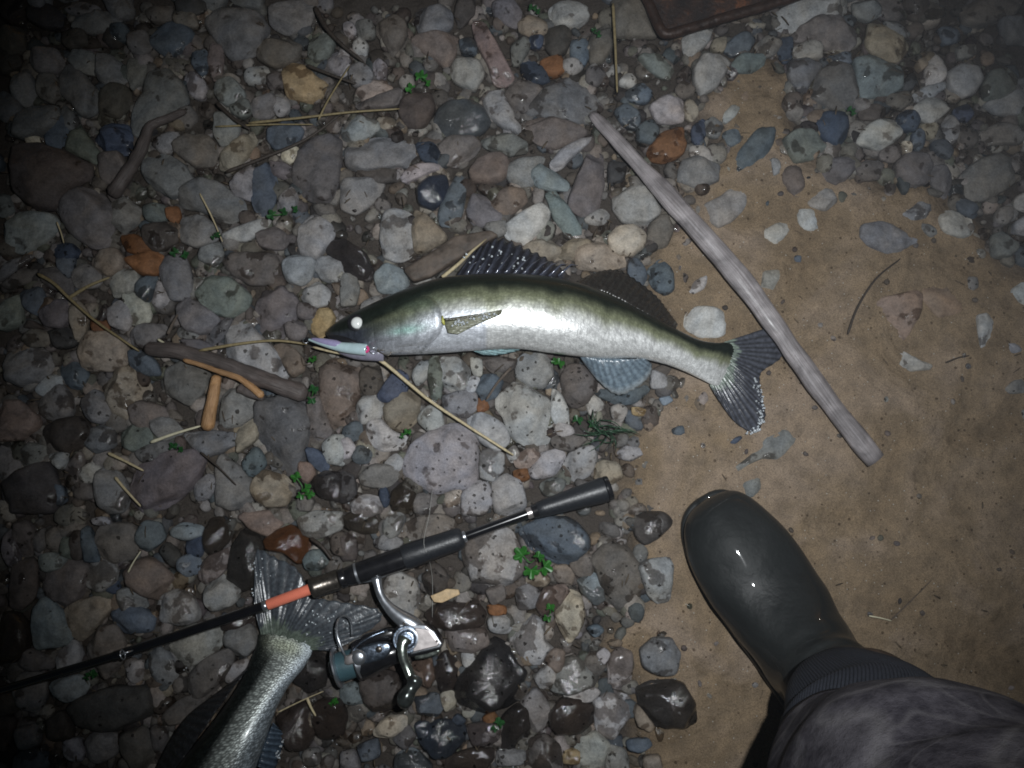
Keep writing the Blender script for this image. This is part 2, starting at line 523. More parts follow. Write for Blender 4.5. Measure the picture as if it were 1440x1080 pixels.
(480, 720): """
n 250,60 330,20 420,10 490,40 480,70 380,100 290,120 250,100
g 175,50 220,0 270,20 240,90 210,115 180,90
kw 0,30 50,0 130,10 170,80 100,90 20,70
l 510,160 560,90 640,60 720,80 750,160 780,250 720,300 640,330 560,310 530,230
b 750,80 830,30 960,20 1050,110 1050,150 960,225 880,200 800,150
n 1050,200 1100,140 1190,140 1250,200 1280,310 1240,390 1160,420 1110,370 1090,280
l 1250,230 1290,200 1380,190 1400,230 1385,370 1330,385 1290,350
k 1225,20 1280,0 1360,0 1400,40 1350,100 1280,140 1240,110
C 1000,290 1050,260 1090,270 1110,370 1070,390 1020,340
T 910,380 960,330 1010,350 1025,430 1000,510 960,550 930,500 905,440
n 965,220 1020,180 1060,190 1060,260 1000,270
r 820,390 860,320 940,310 960,340 900,410 850,440
g 740,330 790,310 840,340 820,400 750,410
t 780,280 830,250 880,280 860,310 800,310
n 890,230 950,225 980,250 970,310 910,290
n 610,330 680,310 690,360 640,390
kw 350,430 440,370 560,370 610,430 590,480 470,500 390,480
l 170,300 230,250 310,290 330,370 310,440 220,440 180,370
k 340,270 400,240 460,280 440,330 370,350
l 620,450 690,440 720,470 700,510 630,500
l 720,500 800,430 860,470 850,540 900,580 860,640 800,640 720,570
r 860,620 900,580 940,590 930,660 900,680
l 820,700 870,640 900,680 900,740 840,740
g 900,700 940,620 1020,610 1080,690 1060,740 960,770 890,750
l 1130,620 1170,570 1230,600 1220,700 1190,750 1130,730
g 1255,580 1310,530 1390,530 1430,600 1410,680 1340,690 1270,650
b 1040,490 1080,480 1105,500 1070,525
dw 480,720 570,620 640,530 700,560 740,640 800,700 780,770 700,820 600,840 520,830 480,790
kw 390,660 430,590 480,600 490,690 460,760 420,750
r 300,640 380,620 390,700 370,740 310,700
k 75,720 130,670 240,680 250,770 210,830 140,840 90,790
C 0,740 60,720 100,800 60,810 0,800
t 420,770 470,760 480,820 440,840
b 310,780 400,770 430,820 400,860 330,850
T 140,920 190,870 270,860 270,910 210,950 140,945
Bw 310,890 440,880 520,900 520,970 450,1030 390,1040 330,960
dw 680,870 740,815 785,830 790,930 750,1000 660,1000
p 530,900 620,890 680,900 650,970 560,990
o 600,870 640,850 660,880 620,900
kw 880,850 930,790 1010,790 1065,830 1070,880 1010,930 920,940 885,900
l 1065,800 1120,760 1210,780 1230,840 1190,890 1150,965 1080,930
g 750,820 820,740 880,830 860,900 810,930 790,850
dw 1240,740 1300,710 1400,705 1440,720 1490,800 1500,880 1440,915 1320,900 1260,850
t 1235,850 1250,810 1320,900 1300,925 1250,900
l 940,770 1060,740 1090,760 1050,800 960,790
n 790,970 860,940 920,990 930,1070 910,1100 780,1100
kw 450,1030 560,1000 640,1000 640,1040 600,1090 440,1090
b 230,1030 300,1000 380,1070 370,1100 230,1100
g 0,1020 50,1010 80,1080 0,1090
b 70,990 150,960 160,1030 90,1050
p 220,960 280,900 310,950 270,1000
g 660,1010 770,1010 770,1060 660,1070
b 1200,960 1290,950 1310,980 1260,1010 1210,1000
l 1000,960 1070,930 1130,980 1120,1060 1020,1090 990,1010
g 1130,990 1200,1010 1210,1090 1120,1090
y 940,1010 1000,1010 1000,1060 940,1060
g 140,120 200,90 260,130 220,160 150,150
k 0,90 60,110 60,200 0,200
n 440,500 600,490 620,560 560,590 450,580
o 620,395 690,400 690,430 630,430
l 510,600 560,590 570,640 520,650
B 470,880 490,860 520,880 500,900
t 1270,1030 1340,1020 1350,1080 1280,1090
l 1080,600 1110,580 1130,600 1110,640
""",
}
# ------------------------------------------------------------------ helpers
ORIGIN = {}


def origin_of(o):
    while o is not None:
        if o.name in ORIGIN:
            return ORIGIN[o.name]
        o = o.parent
    return Vector((0, 0, 0))


def mk(name, verts, faces, mat, parent=None, smooth=True, uv=None, col=None, centre=True):
    """one mesh object; verts are world positions"""
    V = np.array([tuple(v) for v in verts], dtype=float)
    if parent is not None:
        o0 = origin_of(parent)
    elif centre:
        o0 = Vector((float((V[:, 0].min() + V[:, 0].max()) / 2), float((V[:, 1].min() + V[:, 1].max()) / 2), float(V[:, 2].min())))
    else:
        o0 = Vector((0, 0, 0))
    V = V - np.array(o0)
    me = bpy.data.meshes.new(name)
    me.from_pydata(V.tolist(), [], [tuple(int(i) for i in f) for f in faces])
    me.update()
    if smooth:
        me.polygons.foreach_set('use_smooth', [True] * len(me.polygons))
    if uv is not None:
        l = me.uv_layers.new(name='UVMap')
        idx = np.zeros(len(me.loops), dtype=np.int32)
        me.loops.foreach_get('vertex_index', idx)
        l.data.foreach_set('uv', np.array(uv, dtype=np.float32)[idx].ravel())
    if col is not None:
        a = me.color_attributes.new('col', 'FLOAT_COLOR', 'POINT')
        cc = np.ones((len(V), 4), dtype=np.float32)
        cc[:, :3] = np.array(col, dtype=np.float32)[:, :3]
        a.data.foreach_set('color', cc.ravel())
    me.materials.append(mat)
    o = bpy.data.objects.new(name, me)
    C.objects.link(o)
    if parent is not None:
        o.parent = parent
    else:
        o.location = o0
        ORIGIN[o.name] = o0
    return o


def thing(name, label, cat, loc, group=None):
    o = bpy.data.objects.new(name, None)
    o.empty_display_size = 0.02
    C.objects.link(o)
    o.location = loc
    ORIGIN[o.name] = Vector(loc)
    return tag(o, label, cat, group)


def tag(o, label=None, cat=None, group=None, kind=None):
    if label: o['label'] = label
    if cat: o['category'] = cat
    if group: o['group'] = group
    if kind: o['kind'] = kind
    return o


def bevel(o, w=0.001, seg=2):
    m = o.modifiers.new('bevel', 'BEVEL')
    m.width, m.segments, m.limit_method = w, seg, 'ANGLE'
    return o


def spline(pts, n):
    """Catmull-Rom through rows of numbers"""
    A = np.array([tuple(p) for p in pts], dtype=float)
    A = np.vstack([2 * A[0] - A[1], A, 2 * A[-1] - A[-2]])
    m = len(A) - 3
    out = []
    for k in range(n):
        t = k / (n - 1) * m
        i = min(int(t), m - 1)
        f = t - i
        p0, p1, p2, p3 = A[i:i + 4]
        out.append(0.5 * ((2 * p1) + (p2 - p0) * f + (2 * p0 - 5 * p1 + 4 * p2 - p3) * f * f + (3 * p1 - p0 - 3 * p2 + p3) * f ** 3))
    return np.array(out)


def frames(pts):
    pts = [Vector(p) for p in pts]
    n = len(pts)
    T = []
    for i in range(n):
        d = pts[min(i + 1, n - 1)] - pts[max(i - 1, 0)]
        T.append(d.normalized() if d.length > 1e-9 else Vector((1, 0, 0)))
    up = Vector((0, 0, 1)) if abs(T[0].z) < 0.9 else Vector((0, 1, 0))
    N = []
    nrm = (up - T[0] * up.dot(T[0])).normalized()
    for i in range(n):
        nrm = (nrm - T[i] * nrm.dot(T[i])).normalized()
        N.append(nrm.copy())
    return pts, T, N, [T[i].cross(N[i]) for i in range(n)]


def tube_data(pts, radii, seg=12, flat=1.0, rough=0.0, nscale=80, ovals=None):
    pts, T, N, B = frames(pts)
    n = len(pts)
    V, F, U = [], [], []
    for i in range(n):
        for j in range(seg):
            a = 2 * math.pi * j / seg
            r = radii[i]
            k = 1.0
            p = pts[i] + (N[i] * math.sin(a) * flat + B[i] * math.cos(a)) * r
            if rough:
                q = (p - pts[i])
                p = pts[i] + q * (1 + rough * mnoise.noise(p * nscale))
            V.append(p); U.append((j / seg, i / (n - 1)))
    for i in range(n - 1):
        for j in range(seg):
            F.append((i * seg + j, i * seg + (j + 1) % seg, (i + 1) * seg + (j + 1) % seg, (i + 1) * seg + j))
    F.append(tuple(reversed(range(seg))))
    F.append(tuple((n - 1) * seg + j for j in range(seg)))
    return V, F, U


def tube(name, pts, radii, mat, parent=None, seg=12, **kw):
    if not hasattr(radii, '__len__'):
        radii = [radii] * len(pts)
    V, F, U = tube_data(pts, radii, seg, **kw)
    return mk(name, V, F, mat, parent, uv=U)


def lathe(name, c, axis, prof, mat, parent=None, seg=40, squash=1.0):
    """prof: (distance along axis, radius)"""
    ax = Vector(axis).normalized()
    c = Vector(c)
    up = Vector((0, 0, 1)) if abs(ax.z) < 0.9 else Vector((0, 1, 0))
    n = (up - ax * up.dot(ax)).normalized()
    b = ax.cross(n)
    V, F = [], []
    for d, r in prof:
        for j in range(seg):
            a = 2 * math.pi * j / seg
            V.append(c + ax * d + (n * math.cos(a) * squash + b * math.sin(a)) * max(r, 1e-5))
    k = len(prof)
    for i in range(k - 1):
        for j in range(seg):
            F.append((i * seg + j, i * seg + (j + 1) % seg, (i + 1) * seg + (j + 1) % seg, (i + 1) * seg + j))
    F.append(tuple(reversed(range(seg))))
    F.append(tuple((k - 1) * seg + j for j in range(seg)))
    o = mk(name, V, F, mat, parent)
    m = o.modifiers.new('edge', 'EDGE_SPLIT'); m.split_angle = R(35)
    return o


def prism(name, pxs, z0, z1, mat, parent=None, bev=0.001, smooth=False, inset=0.0):
    """a plate whose outline is given in photo pixels at its upper face"""
    top = [P(x, y, z1) for x, y in pxs]
    a = sum(top[i].x * top[(i + 1) % len(top)].y - top[(i + 1) % len(top)].x * top[i].y for i in range(len(top)))
    if a < 0: top.reverse()
    n = len(top)
    bot = [Vector((p.x, p.y, z0)) for p in top]
    F = [tuple(range(n)), tuple(range(2 * n - 1, n - 1, -1))]
    for i in range(n):
        F.append((i, n + i, n + (i + 1) % n, (i + 1) % n))
    o = mk(name, top + bot, F, mat, parent, smooth=smooth)
    if bev: bevel(o, bev, 3)
    return o


# ------------------------------------------------------------------ materials
def new_mat(name):
    m = bpy.data.materials.new(name)
    m.use_nodes = True
    nt = m.node_tree
    return m, nt, nt.nodes['Principled BSDF'], nt.links


def N(nt, kind, **kw):
    n = nt.nodes.new(kind)
    for k, v in kw.items():
        if k.startswith('i_'):
            key = k[2:]
            n.inputs[int(key) if key.isdigit() else key.replace('_', ' ')].default_value = v
        else:
            setattr(n, k, v)
    return n


def ramp(nt, fac, stops):
    r = nt.nodes.new('ShaderNodeValToRGB')
    els = r.color_ramp.elements
    els[0].position, els[0].color = stops[0][0], (*stops[0][1], 1)
    els[1].position, els[1].color = stops[-1][0], (*stops[-1][1], 1)
    for p, c in stops[1:-1]:
        e = els.new(p); e.color = (*c, 1)
    nt.links.new(fac, r.inputs[0])
    return r


def grey(v): return (v, v, v)


def mul(nt, a, b, fac=1.0, mode='MULTIPLY'):
    m = nt.nodes.new('ShaderNodeMix')
    m.data_type, m.blend_type = 'RGBA', mode
    for i, s in ((6, a), (7, b)):
        if isinstance(s, tuple): m.inputs[i].default_value = (*s, 1)
        else: nt.links.new(s, m.inputs[i])
    if isinstance(fac, (int, float)): m.inputs[0].default_value = fac
    else: nt.links.new(fac, m.inputs[0])
    return m.outputs[2]


def math_(nt, op, a, b=0.0):
    m = nt.nodes.new('ShaderNodeMath'); m.operation = op
    for i, s in ((0, a), (1, b)):
        if isinstance(s, (int, float)): m.inputs[i].default_value = s
        else: nt.links.new(s, m.inputs[i])
    return m.outputs[0]


def bump(nt, h, bs, dist=0.001, strength=1.0, prev=None):
    b = nt.nodes.new('ShaderNodeBump')
    b.inputs['Strength'].default_value = strength
    b.inputs['Distance'].default_value = dist
    nt.links.new(h, b.inputs['Height'])
    if prev: nt.links.new(prev, b.inputs['Normal'])
    if bs: nt.links.new(b.outputs[0], bs.inputs['Normal'])
    return b.outputs[0]


def simple(name, col, rough=0.5, metal=0.0, spec=0.5, var=0.25, vscale=120, bmp=0.0002, coat=0.0):
    m, nt, bs, L = new_mat(name)
    tc = N(nt, 'ShaderNodeTexCoord')
    nz = N(nt, 'ShaderNodeTexNoise', i_Scale=vscale, i_Detail=6.0)
    L.new(tc.outputs['Object'], nz.inputs['Vector'])
    r = ramp(nt, nz.outputs[0], [(0.25, grey(1 - var)), (0.75, grey(1 + var))])
    L.new(mul(nt, col, r.outputs[0]), bs.inputs['Base Color'])
    rr = N(nt, 'ShaderNodeMapRange', i_3=max(rough * 0.75, 0.02), i_4=min(rough * 1.25, 1))
    L.new(nz.outputs[0], rr.inputs[0]); L.new(rr.outputs[0], bs.inputs['Roughness'])
    bs.inputs['Metallic'].default_value = metal
    bs.inputs['Specular IOR Level'].default_value = spec
    bs.inputs['Coat Weight'].default_value = coat
    bs.inputs['Coat Roughness'].default_value = 0.06
    if bmp: bump(nt, nz.outputs[0], bs, bmp)
    return m


def stone_material(name, from_attr):
    m, nt, bs, L = new_mat(name)
    tc = N(nt, 'ShaderNodeTexCoord')
    oi = N(nt, 'ShaderNodeObjectInfo')
    if from_attr:
        at = N(nt, 'ShaderNodeVertexColor', layer_name='col')
        base, wet = at.outputs[0], math_(nt, 'MULTIPLY', 0.35, 1.0)
        spk = math_(nt, 'MULTIPLY', 0.5, 1.0)
        vec = tc.outputs['Object']
    else:
        base, wet = oi.outputs['Color'], oi.outputs['Alpha']
        spk = math_(nt, 'MULTIPLY', oi.outputs['Object Index'], 0.1)
        off = N(nt, 'ShaderNodeVectorMath', operation='ADD')
        L.new(tc.outputs['Object'], off.inputs[0])
        rx = math_(nt, 'MULTIPLY', oi.outputs['Random'], 7.0)
        cb = N(nt, 'ShaderNodeCombineXYZ'); L.new(rx, cb.inputs[0]); L.new(rx, cb.inputs[1])
        L.new(cb.outputs[0], off.inputs[1])
        vec = off.outputs[0]
    n1 = N(nt, 'ShaderNodeTexNoise', i_Scale=70.0, i_Detail=9.0, i_Roughness=0.62); L.new(vec, n1.inputs['Vector'])
    n2 = N(nt, 'ShaderNodeTexNoise', i_Scale=420.0, i_Detail=5.0, i_Roughness=0.7); L.new(vec, n2.inputs['Vector'])
    n3 = N(nt, 'ShaderNodeTexNoise', i_Scale=28.0, i_Detail=4.0, i_Distortion=0.6); L.new(vec, n3.inputs['Vector'])
    c = mul(nt, base, ramp(nt, n1.outputs[0], [(0.28, grey(0.58)), (0.5, grey(1.0)), (0.75, grey(1.32))]).outputs[0])
    c = mul(nt, c, ramp(nt, n2.outputs[0], [(0.3, grey(0.72)), (0.7, grey(1.22))]).outputs[0])
    c = mul(nt, c, ramp(nt, n3.outputs[0], [(0.35, (0.88, 0.93, 1.0)), (0.65, (1.08, 1.0, 0.9))]).outputs[0], 0.6)
    # small pits and splashed drops that stay on the stone
    wob = N(nt, 'ShaderNodeVectorMath', operation='MULTIPLY_ADD')
    L.new(n2.outputs['Color'], wob.inputs[0]); wob.inputs[1].default_value = (0.006, 0.006, 0.006); L.new(vec, wob.inputs[2])
    v = N(nt, 'ShaderNodeTexVoronoi', i_Scale=125.0, i_Randomness=1.0); L.new(wob.outputs[0], v.inputs['Vector'])
    size = math_(nt, 'MULTIPLY', math_(nt, 'POWER', n1.outputs[0], 1.6), 0.64)
    dot = math_(nt, 'LESS_THAN', v.outputs['Distance'], size)
    sp = N(nt, 'ShaderNodeSeparateColor'); L.new(v.outputs['Color'], sp.inputs[0])
    sel = math_(nt, 'GREATER_THAN', spk, sp.outputs[0])
    dots = math_(nt, 'MULTIPLY', dot, sel)
    c = mul(nt, c, (0.2, 0.19, 0.18), dots)
    # damp patches: darker and shinier
    n4 = N(nt, 'ShaderNodeTexNoise', i_Scale=45.0, i_Detail=3.0); L.new(vec, n4.inputs['Vector'])
    thr = math_(nt, 'SUBTRACT', 1.0, wet)
    thr2 = math_(nt, 'ADD', math_(nt, 'MULTIPLY', thr, 0.62), 0.16)
    wp = N(nt, 'ShaderNodeMapRange'); L.new(n4.outputs[0], wp.inputs[0]); L.new(thr2, wp.inputs[1])
    L.new(math_(nt, 'ADD', thr2, 0.05), wp.inputs[2])
    patch = wp.outputs[0]
    c = mul(nt, c, (0.46, 0.43, 0.41), patch)
    L.new(c, bs.inputs['Base Color'])
    rr = N(nt, 'ShaderNodeMapRange', i_3=0.66, i_4=0.09); L.new(patch, rr.inputs[0]); L.new(rr.outputs[0], bs.inputs['Roughness'])
    sr = N(nt, 'ShaderNodeMapRange', i_3=0.22, i_4=0.5); L.new(patch, sr.inputs[0]); L.new(sr.outputs[0], bs.inputs['Specular IOR Level'])
    dry = math_(nt, 'SUBTRACT', 1.0, math_(nt, 'MULTIPLY', patch, 0.75))
    h = math_(nt, 'ADD', math_(nt, 'MULTIPLY', n1.outputs[0], 1.0), math_(nt, 'MULTIPLY', math_(nt, 'MULTIPLY', n2.outputs[0], 0.4), dry))
    h = math_(nt, 'ADD', h, math_(nt, 'MULTIPLY', n3.outputs[0], 0.8))
    bump(nt, h, bs, 0.0022, 0.8)
    return m


M_STONE = stone_material('stone', False)
M_GRAVEL = stone_material('gravel_stone', True)

# ground: damp sandy mud, soil between the stones
M_GROUND, nt, bs, L = new_mat('river_sand')
geo = N(nt, 'ShaderNodeNewGeometry')
pos = geo.outputs['Position']
at = N(nt, 'ShaderNodeVertexColor', layer_name='col')
sm = N(nt, 'ShaderNodeSeparateColor'); L.new(at.outputs[0], sm.inputs[0])
g1 = N(nt, 'ShaderNodeTexNoise', i_Scale=9.0, i_Detail=6.0, i_Distortion=0.8); L.new(pos, g1.inputs['Vector'])
g2 = N(nt, 'ShaderNodeTexNoise', i_Scale=700.0, i_Detail=4.0, i_Roughness=0.75); L.new(pos, g2.inputs['Vector'])
g3 = N(nt, 'ShaderNodeTexNoise', i_Scale=60.0, i_Detail=7.0); L.new(pos, g3.inputs['Vector'])
sand = ramp(nt, g1.outputs[0], [(0.3, (0.185, 0.132, 0.080)), (0.5, (0.225, 0.165, 0.105)), (0.62, (0.265, 0.20, 0.142)), (0.75, (0.29, 0.225, 0.17))]).outputs[0]
sand = mul(nt, sand, ramp(nt, g2.outputs[0], [(0.32, grey(0.55)), (0.5, grey(1.0)), (0.72, grey(1.5))]).outputs[0])
sand = mul(nt, sand, ramp(nt, g3.outputs[0], [(0.3, grey(0.75)), (0.7, grey(1.2))]).outputs[0])
v = N(nt, 'ShaderNodeTexVoronoi', i_Scale=170.0); L.new(pos, v.inputs['Vector'])
sp = N(nt, 'ShaderNodeSeparateColor'); L.new(v.outputs['Color'], sp.inputs[0])
dk = math_(nt, 'MULTIPLY', math_(nt, 'LESS_THAN', v.outputs['Distance'], math_(nt, 'MULTIPLY', sp.outputs[1], 0.30)), math_(nt, 'GREATER_THAN', sp.outputs[0], 0.72))
sand = mul(nt, sand, (0.42, 0.39, 0.36), dk)
v2 = N(nt, 'ShaderNodeTexVoronoi', i_Scale=230.0); L.new(pos, v2.inputs['Vector'])
sp2 = N(nt, 'ShaderNodeSeparateColor'); L.new(v2.outputs['Color'], sp2.inputs[0])
lt = math_(nt, 'MULTIPLY', math_(nt, 'LESS_THAN', v2.outputs['Distance'], 0.16), math_(nt, 'GREATER_THAN', sp2.outputs[0], 0.88))
sand = mul(nt, sand, (0.46, 0.43, 0.38), lt, 'MIX')
soil = mul(nt, (0.05, 0.041, 0.034), ramp(nt, g2.outputs[0], [(0.3, grey(0.5)), (0.7, grey(1.6))]).outputs[0])
L.new(mul(nt, soil, sand, sm.outputs[0], 'MIX'), bs.inputs['Base Color'])
rg = N(nt, 'ShaderNodeMapRange', i_1=0.35, i_2=0.7, i_3=0.5, i_4=0.85); L.new(g3.outputs[0], rg.inputs[0]); L.new(rg.outputs[0], bs.inputs['Roughness'])
bs.inputs['Specular IOR Level'].default_value = 0.35
b0 = bump(nt, g1.outputs[0], None, 0.03, 0.6)
b1 = bump(nt, g3.outputs[0], None, 0.006, 0.8, b0)
bump(nt, math_(nt, 'ADD', g2.outputs[0], math_(nt, 'MULTIPLY', lt, 0.4)), bs, 0.0012, 0.9, b1)


def fish_material(name, metal, scale_dark, sb=0.0005, msc=(0.42, 0.55, 1)):
    m, nt, bs, L = new_mat(name)
    at = N(nt, 'ShaderNodeVertexColor', layer_name='col')
    uv = N(nt, 'ShaderNodeUVMap', uv_map='UVMap')
    mp = N(nt, 'ShaderNodeMapping'); mp.inputs['Scale'].default_value = msc
    L.new(uv.outputs[0], mp.inputs['Vector'])
    v = N(nt, 'ShaderNodeTexVoronoi', i_Scale=1.0, i_Randomness=0.7); L.new(mp.outputs[0], v.inputs['Vector'])
    n1 = N(nt, 'ShaderNodeTexNoise', i_Scale=0.16, i_Detail=7.0, i_Roughness=0.65); L.new(uv.outputs[0], n1.inputs['Vector'])
    mp2 = N(nt, 'ShaderNodeMapping'); mp2.inputs['Scale'].default_value = (1.2, 0.12, 1)
    L.new(uv.outputs[0], mp2.inputs['Vector'])
    n2 = N(nt, 'ShaderNodeTexNoise', i_Scale=0.6, i_Detail=4.0); L.new(mp2.outputs[0], n2.inputs['Vector'])
    c = mul(nt, at.outputs[0], ramp(nt, n1.outputs[0], [(0.3, grey(0.7)), (0.7, grey(1.22))]).outputs[0])
    c = mul(nt, c, ramp(nt, n2.outputs[0], [(0.35, grey(0.92)), (0.65, grey(1.06))]).outputs[0])
    c = mul(nt, c, ramp(nt, v.outputs['Distance'], [(0.25, grey(1.1)), (0.62, grey(scale_dark))]).outputs[0])
    L.new(c, bs.inputs['Base Color'])
    bs.inputs['Metallic'].default_value = metal
    rr = N(nt, 'ShaderNodeMapRange', i_1=0.3, i_2=0.7, i_3=0.27, i_4=0.46); L.new(n1.outputs[0], rr.inputs[0]); L.new(rr.outputs[0], bs.inputs['Roughness'])
    bs.inputs['Specular IOR Level'].default_value = 0.7
    bs.inputs['Coat Weight'].default_value = 0.35
    bs.inputs['Coat Roughness'].default_value = 0.16
    b1 = bump(nt, n1.outputs[0], None, 0.0010, 0.35)
    inv = math_(nt, 'SUBTRACT', 1.0, v.outputs['Distance'])
    bump(nt, inv, bs, sb, 0.55, b1)
    return m


M_FISH = fish_material('zander_skin', 0.38, 0.84, 0.00018)
M_FISH2 = fish_material('zander_scaly_skin', 0.35, 0.36, 0.0005, (0.38, 0.50, 1))

M_FIN, nt, bs, L = new_mat('fin_membrane')
at = N(nt, 'ShaderNodeVertexColor', layer_name='col')
tc = N(nt, 'ShaderNodeTexCoord')
fn = N(nt, 'ShaderNodeTexNoise', i_Scale=260.0, i_Detail=5.0); L.new(tc.outputs['Object'], fn.inputs['Vector'])
L.new(mul(nt, at.outputs[0], ramp(nt, fn.outputs[0], [(0.3, grey(0.6)), (0.7, grey(1.3))]).outputs[0]), bs.inputs['Base Color'])
bs.inputs['Roughness'].default_value = 0.27
bs.inputs['Specular IOR Level'].default_value = 0.6
bs.inputs['Transmission Weight'].default_value = 0.12
bump(nt, fn.outputs[0], bs, 0.0006, 0.6)

M_DROP, nt, bs, L = new_mat('water_drop')
bs.inputs['Base Color'].default_value = (0.75, 0.8, 0.84, 1)
bs.inputs['Roughness'].default_value = 0.12
bs.inputs['Transmission Weight'].default_value = 0.45
bs.inputs['IOR'].default_value = 1.33
bs.inputs['Specular IOR Level'].default_value = 1.0

M_EYE = simple('eye_shine', (0.95, 0.97, 0.95), 0.12, 0, 1.0, 0.02, 50, 0, 1.0)  # torchlight thrown back by the eye, put into its white colour
M_DARK = simple('dark_mouth', (0.015, 0.015, 0.018), 0.3, 0, 0.6, 0.3)
M_GRIP = simple('black_foam', (0.016, 0.018, 0.022), 0.42, 0, 0.6, 0.25, 500, 0.0002)
M_BLANK = simple('black_blank', (0.008, 0.008, 0.01), 0.16, 0, 0.8, 0.2, 100, 0, 0.6)
M_ORANGE = simple('orange_paint', (0.95, 0.26, 0.165), 0.32, 0, 0.5, 0.06, 200, 0, 0.3)
M_BRONZE = simple('gunmetal', (0.13, 0.115, 0.10), 0.3, 0.8, 0.6, 0.25, 300)
M_CHROME = simple('worn_chrome', (0.60, 0.63, 0.68), 0.30, 0.9, 0.6, 0.12, 150, 0.00005)
M_SATIN = simple('satin_silver', (0.62, 0.57, 0.56), 0.34, 0.85, 0.6, 0.08, 150, 0.00005)
M_STEEL = simple('blue_steel', (0.18, 0.22, 0.28), 0.24, 0.9, 0.6, 0.4, 260, 0.0003)
M_BLACKPL = simple('black_plastic', (0.012, 0.012, 0.014), 0.22, 0, 0.6, 0.3, 150, 0, 0.3)
M_GREENST = simple('greenish_chrome', (0.33, 0.37, 0.33), 0.2, 0.9, 0.6, 0.45, 220, 0.0001)
M_LINE = simple('teal_line', (0.05, 0.105, 0.125), 0.45, 0, 0.5, 0.2, 900, 0.0002)
M_NYLON = simple('clear_nylon', (0.42, 0.42, 0.40), 0.2, 0, 0.8, 0.05)
M_PEARL = simple('pearl_lure', (0.55, 0.72, 0.76), 0.16, 0.15, 0.8, 0.12, 140, 0, 0.8)
M_LILAC = simple('lilac_lure', (0.42, 0.38, 0.62), 0.16, 0.2, 0.8, 0.15, 140, 0, 0.8)
M_PINK = simple('pink_eye', (0.75, 0.07, 0.25), 0.2, 0, 0.8, 0.05, 100, 0, 0.8)
M_STRAW = simple('dry_straw', (0.50, 0.42, 0.26), 0.55, 0, 0.4, 0.3, 300)
M_STRAWY = simple('yellow_stem', (0.25, 0.20, 0.105), 0.5, 0, 0.4, 0.3, 300)
M_PALE = simple('pale_straw', (0.62, 0.58, 0.42), 0.5, 0, 0.4, 0.2, 300)
M_TWIG = simple('dark_twig', (0.045, 0.035, 0.028), 0.6, 0, 0.4, 0.4, 300, 0.0008)
M_LEAF = simple('parsley_leaf', (0.03, 0.15, 0.022), 0.4, 0, 0.5, 0.35, 200, 0.0005)
M_LEAFD = simple('dark_leaf', (0.02, 0.09, 0.025), 0.4, 0, 0.5, 0.35, 200, 0.0005)
M_GRASS = simple('wet_grass', (0.03, 0.075, 0.04), 0.35, 0, 0.5, 0.4, 200)
M_TAB = simple('pale_tab', (0.62, 0.62, 0.52), 0.5, 0, 0.4, 0.1)


def wood(name, dark, light, scale=(260, 260, 14), rough=0.55, coat=0.0, blotch=0.0):
    m, nt, bs, L = new_mat(name)
    uv = N(nt, 'ShaderNodeUVMap', uv_map='UVMap')
    tc = N(nt, 'ShaderNodeTexCoord')
    mp = N(nt, 'ShaderNodeMapping'); mp.inputs['Scale'].default_value = (26, 5, 1)
    L.new(uv.outputs[0], mp.inputs['Vector'])
    n1 = N(nt, 'ShaderNodeTexNoise', i_Scale=1.6, i_Detail=8.0, i_Roughness=0.65); L.new(mp.outputs[0], n1.inputs['Vector'])
    n2 = N(nt, 'ShaderNodeTexNoise', i_Scale=34.0, i_Detail=4.0, i_Distortion=0.5); L.new(tc.outputs['Object'], n2.inputs['Vector'])
    c = ramp(nt, n1.outputs[0], [(0.3, dark), (0.7, light)]).outputs[0]
    c = mul(nt, c, ramp(nt, n2.outputs[0], [(0.35, grey(0.55 + 0.3 * (1 - blotch))), (0.62, grey(1.25))]).outputs[0])
    L.new(c, bs.inputs['Base Color'])
    rr = N(nt, 'ShaderNodeMapRange', i_1=0.35, i_2=0.65, i_3=min(rough * 1.3, 1), i_4=rough * 0.6); L.new(n2.outputs[0], rr.inputs[0]); L.new(rr.outputs[0], bs.inputs['Roughness'])
    bs.inputs['Coat Weight'].default_value = coat
    bs.inputs['Coat Roughness'].default_value = 0.25
    bump(nt, n1.outputs[0], bs, 0.0015, 0.8)
    return m


M_POLE = wood('weathered_pole', (0.15, 0.13, 0.128), (0.40, 0.37, 0.38), rough=0.5, coat=0.25, blotch=0.9)
M_DRIFT = wood('dark_driftwood', (0.04, 0.032, 0.03), (0.12, 0.098, 0.09), rough=0.6)
M_BARE = wood('bare_wood', (0.26, 0.13, 0.05), (0.50, 0.30, 0.15), rough=0.5)
M_BARK = wood('brown_bark', (0.06, 0.045, 0.035), (0.19, 0.15, 0.12), rough=0.6)

M_RUST, nt, bs, L = new_mat('rusty_iron')
tc = N(nt, 'ShaderNodeTexCoord')
r1 = N(nt, 'ShaderNodeTexNoise', i_Scale=38.0, i_Detail=9.0, i_Roughness=0.7); L.new(tc.outputs['Object'], r1.inputs['Vector'])
L.new(ramp(nt, r1.outputs[0], [(0.40, (0.018, 0.013, 0.012)), (0.56, (0.05, 0.026, 0.018)), (0.66, (0.20, 0.075, 0.03)), (0.78, (0.36, 0.25, 0.16))]).outputs[0], bs.inputs['Base Color'])
bs.inputs['Roughness'].default_value = 0.55
bump(nt, r1.outputs[0], bs, 0.004, 0.9)

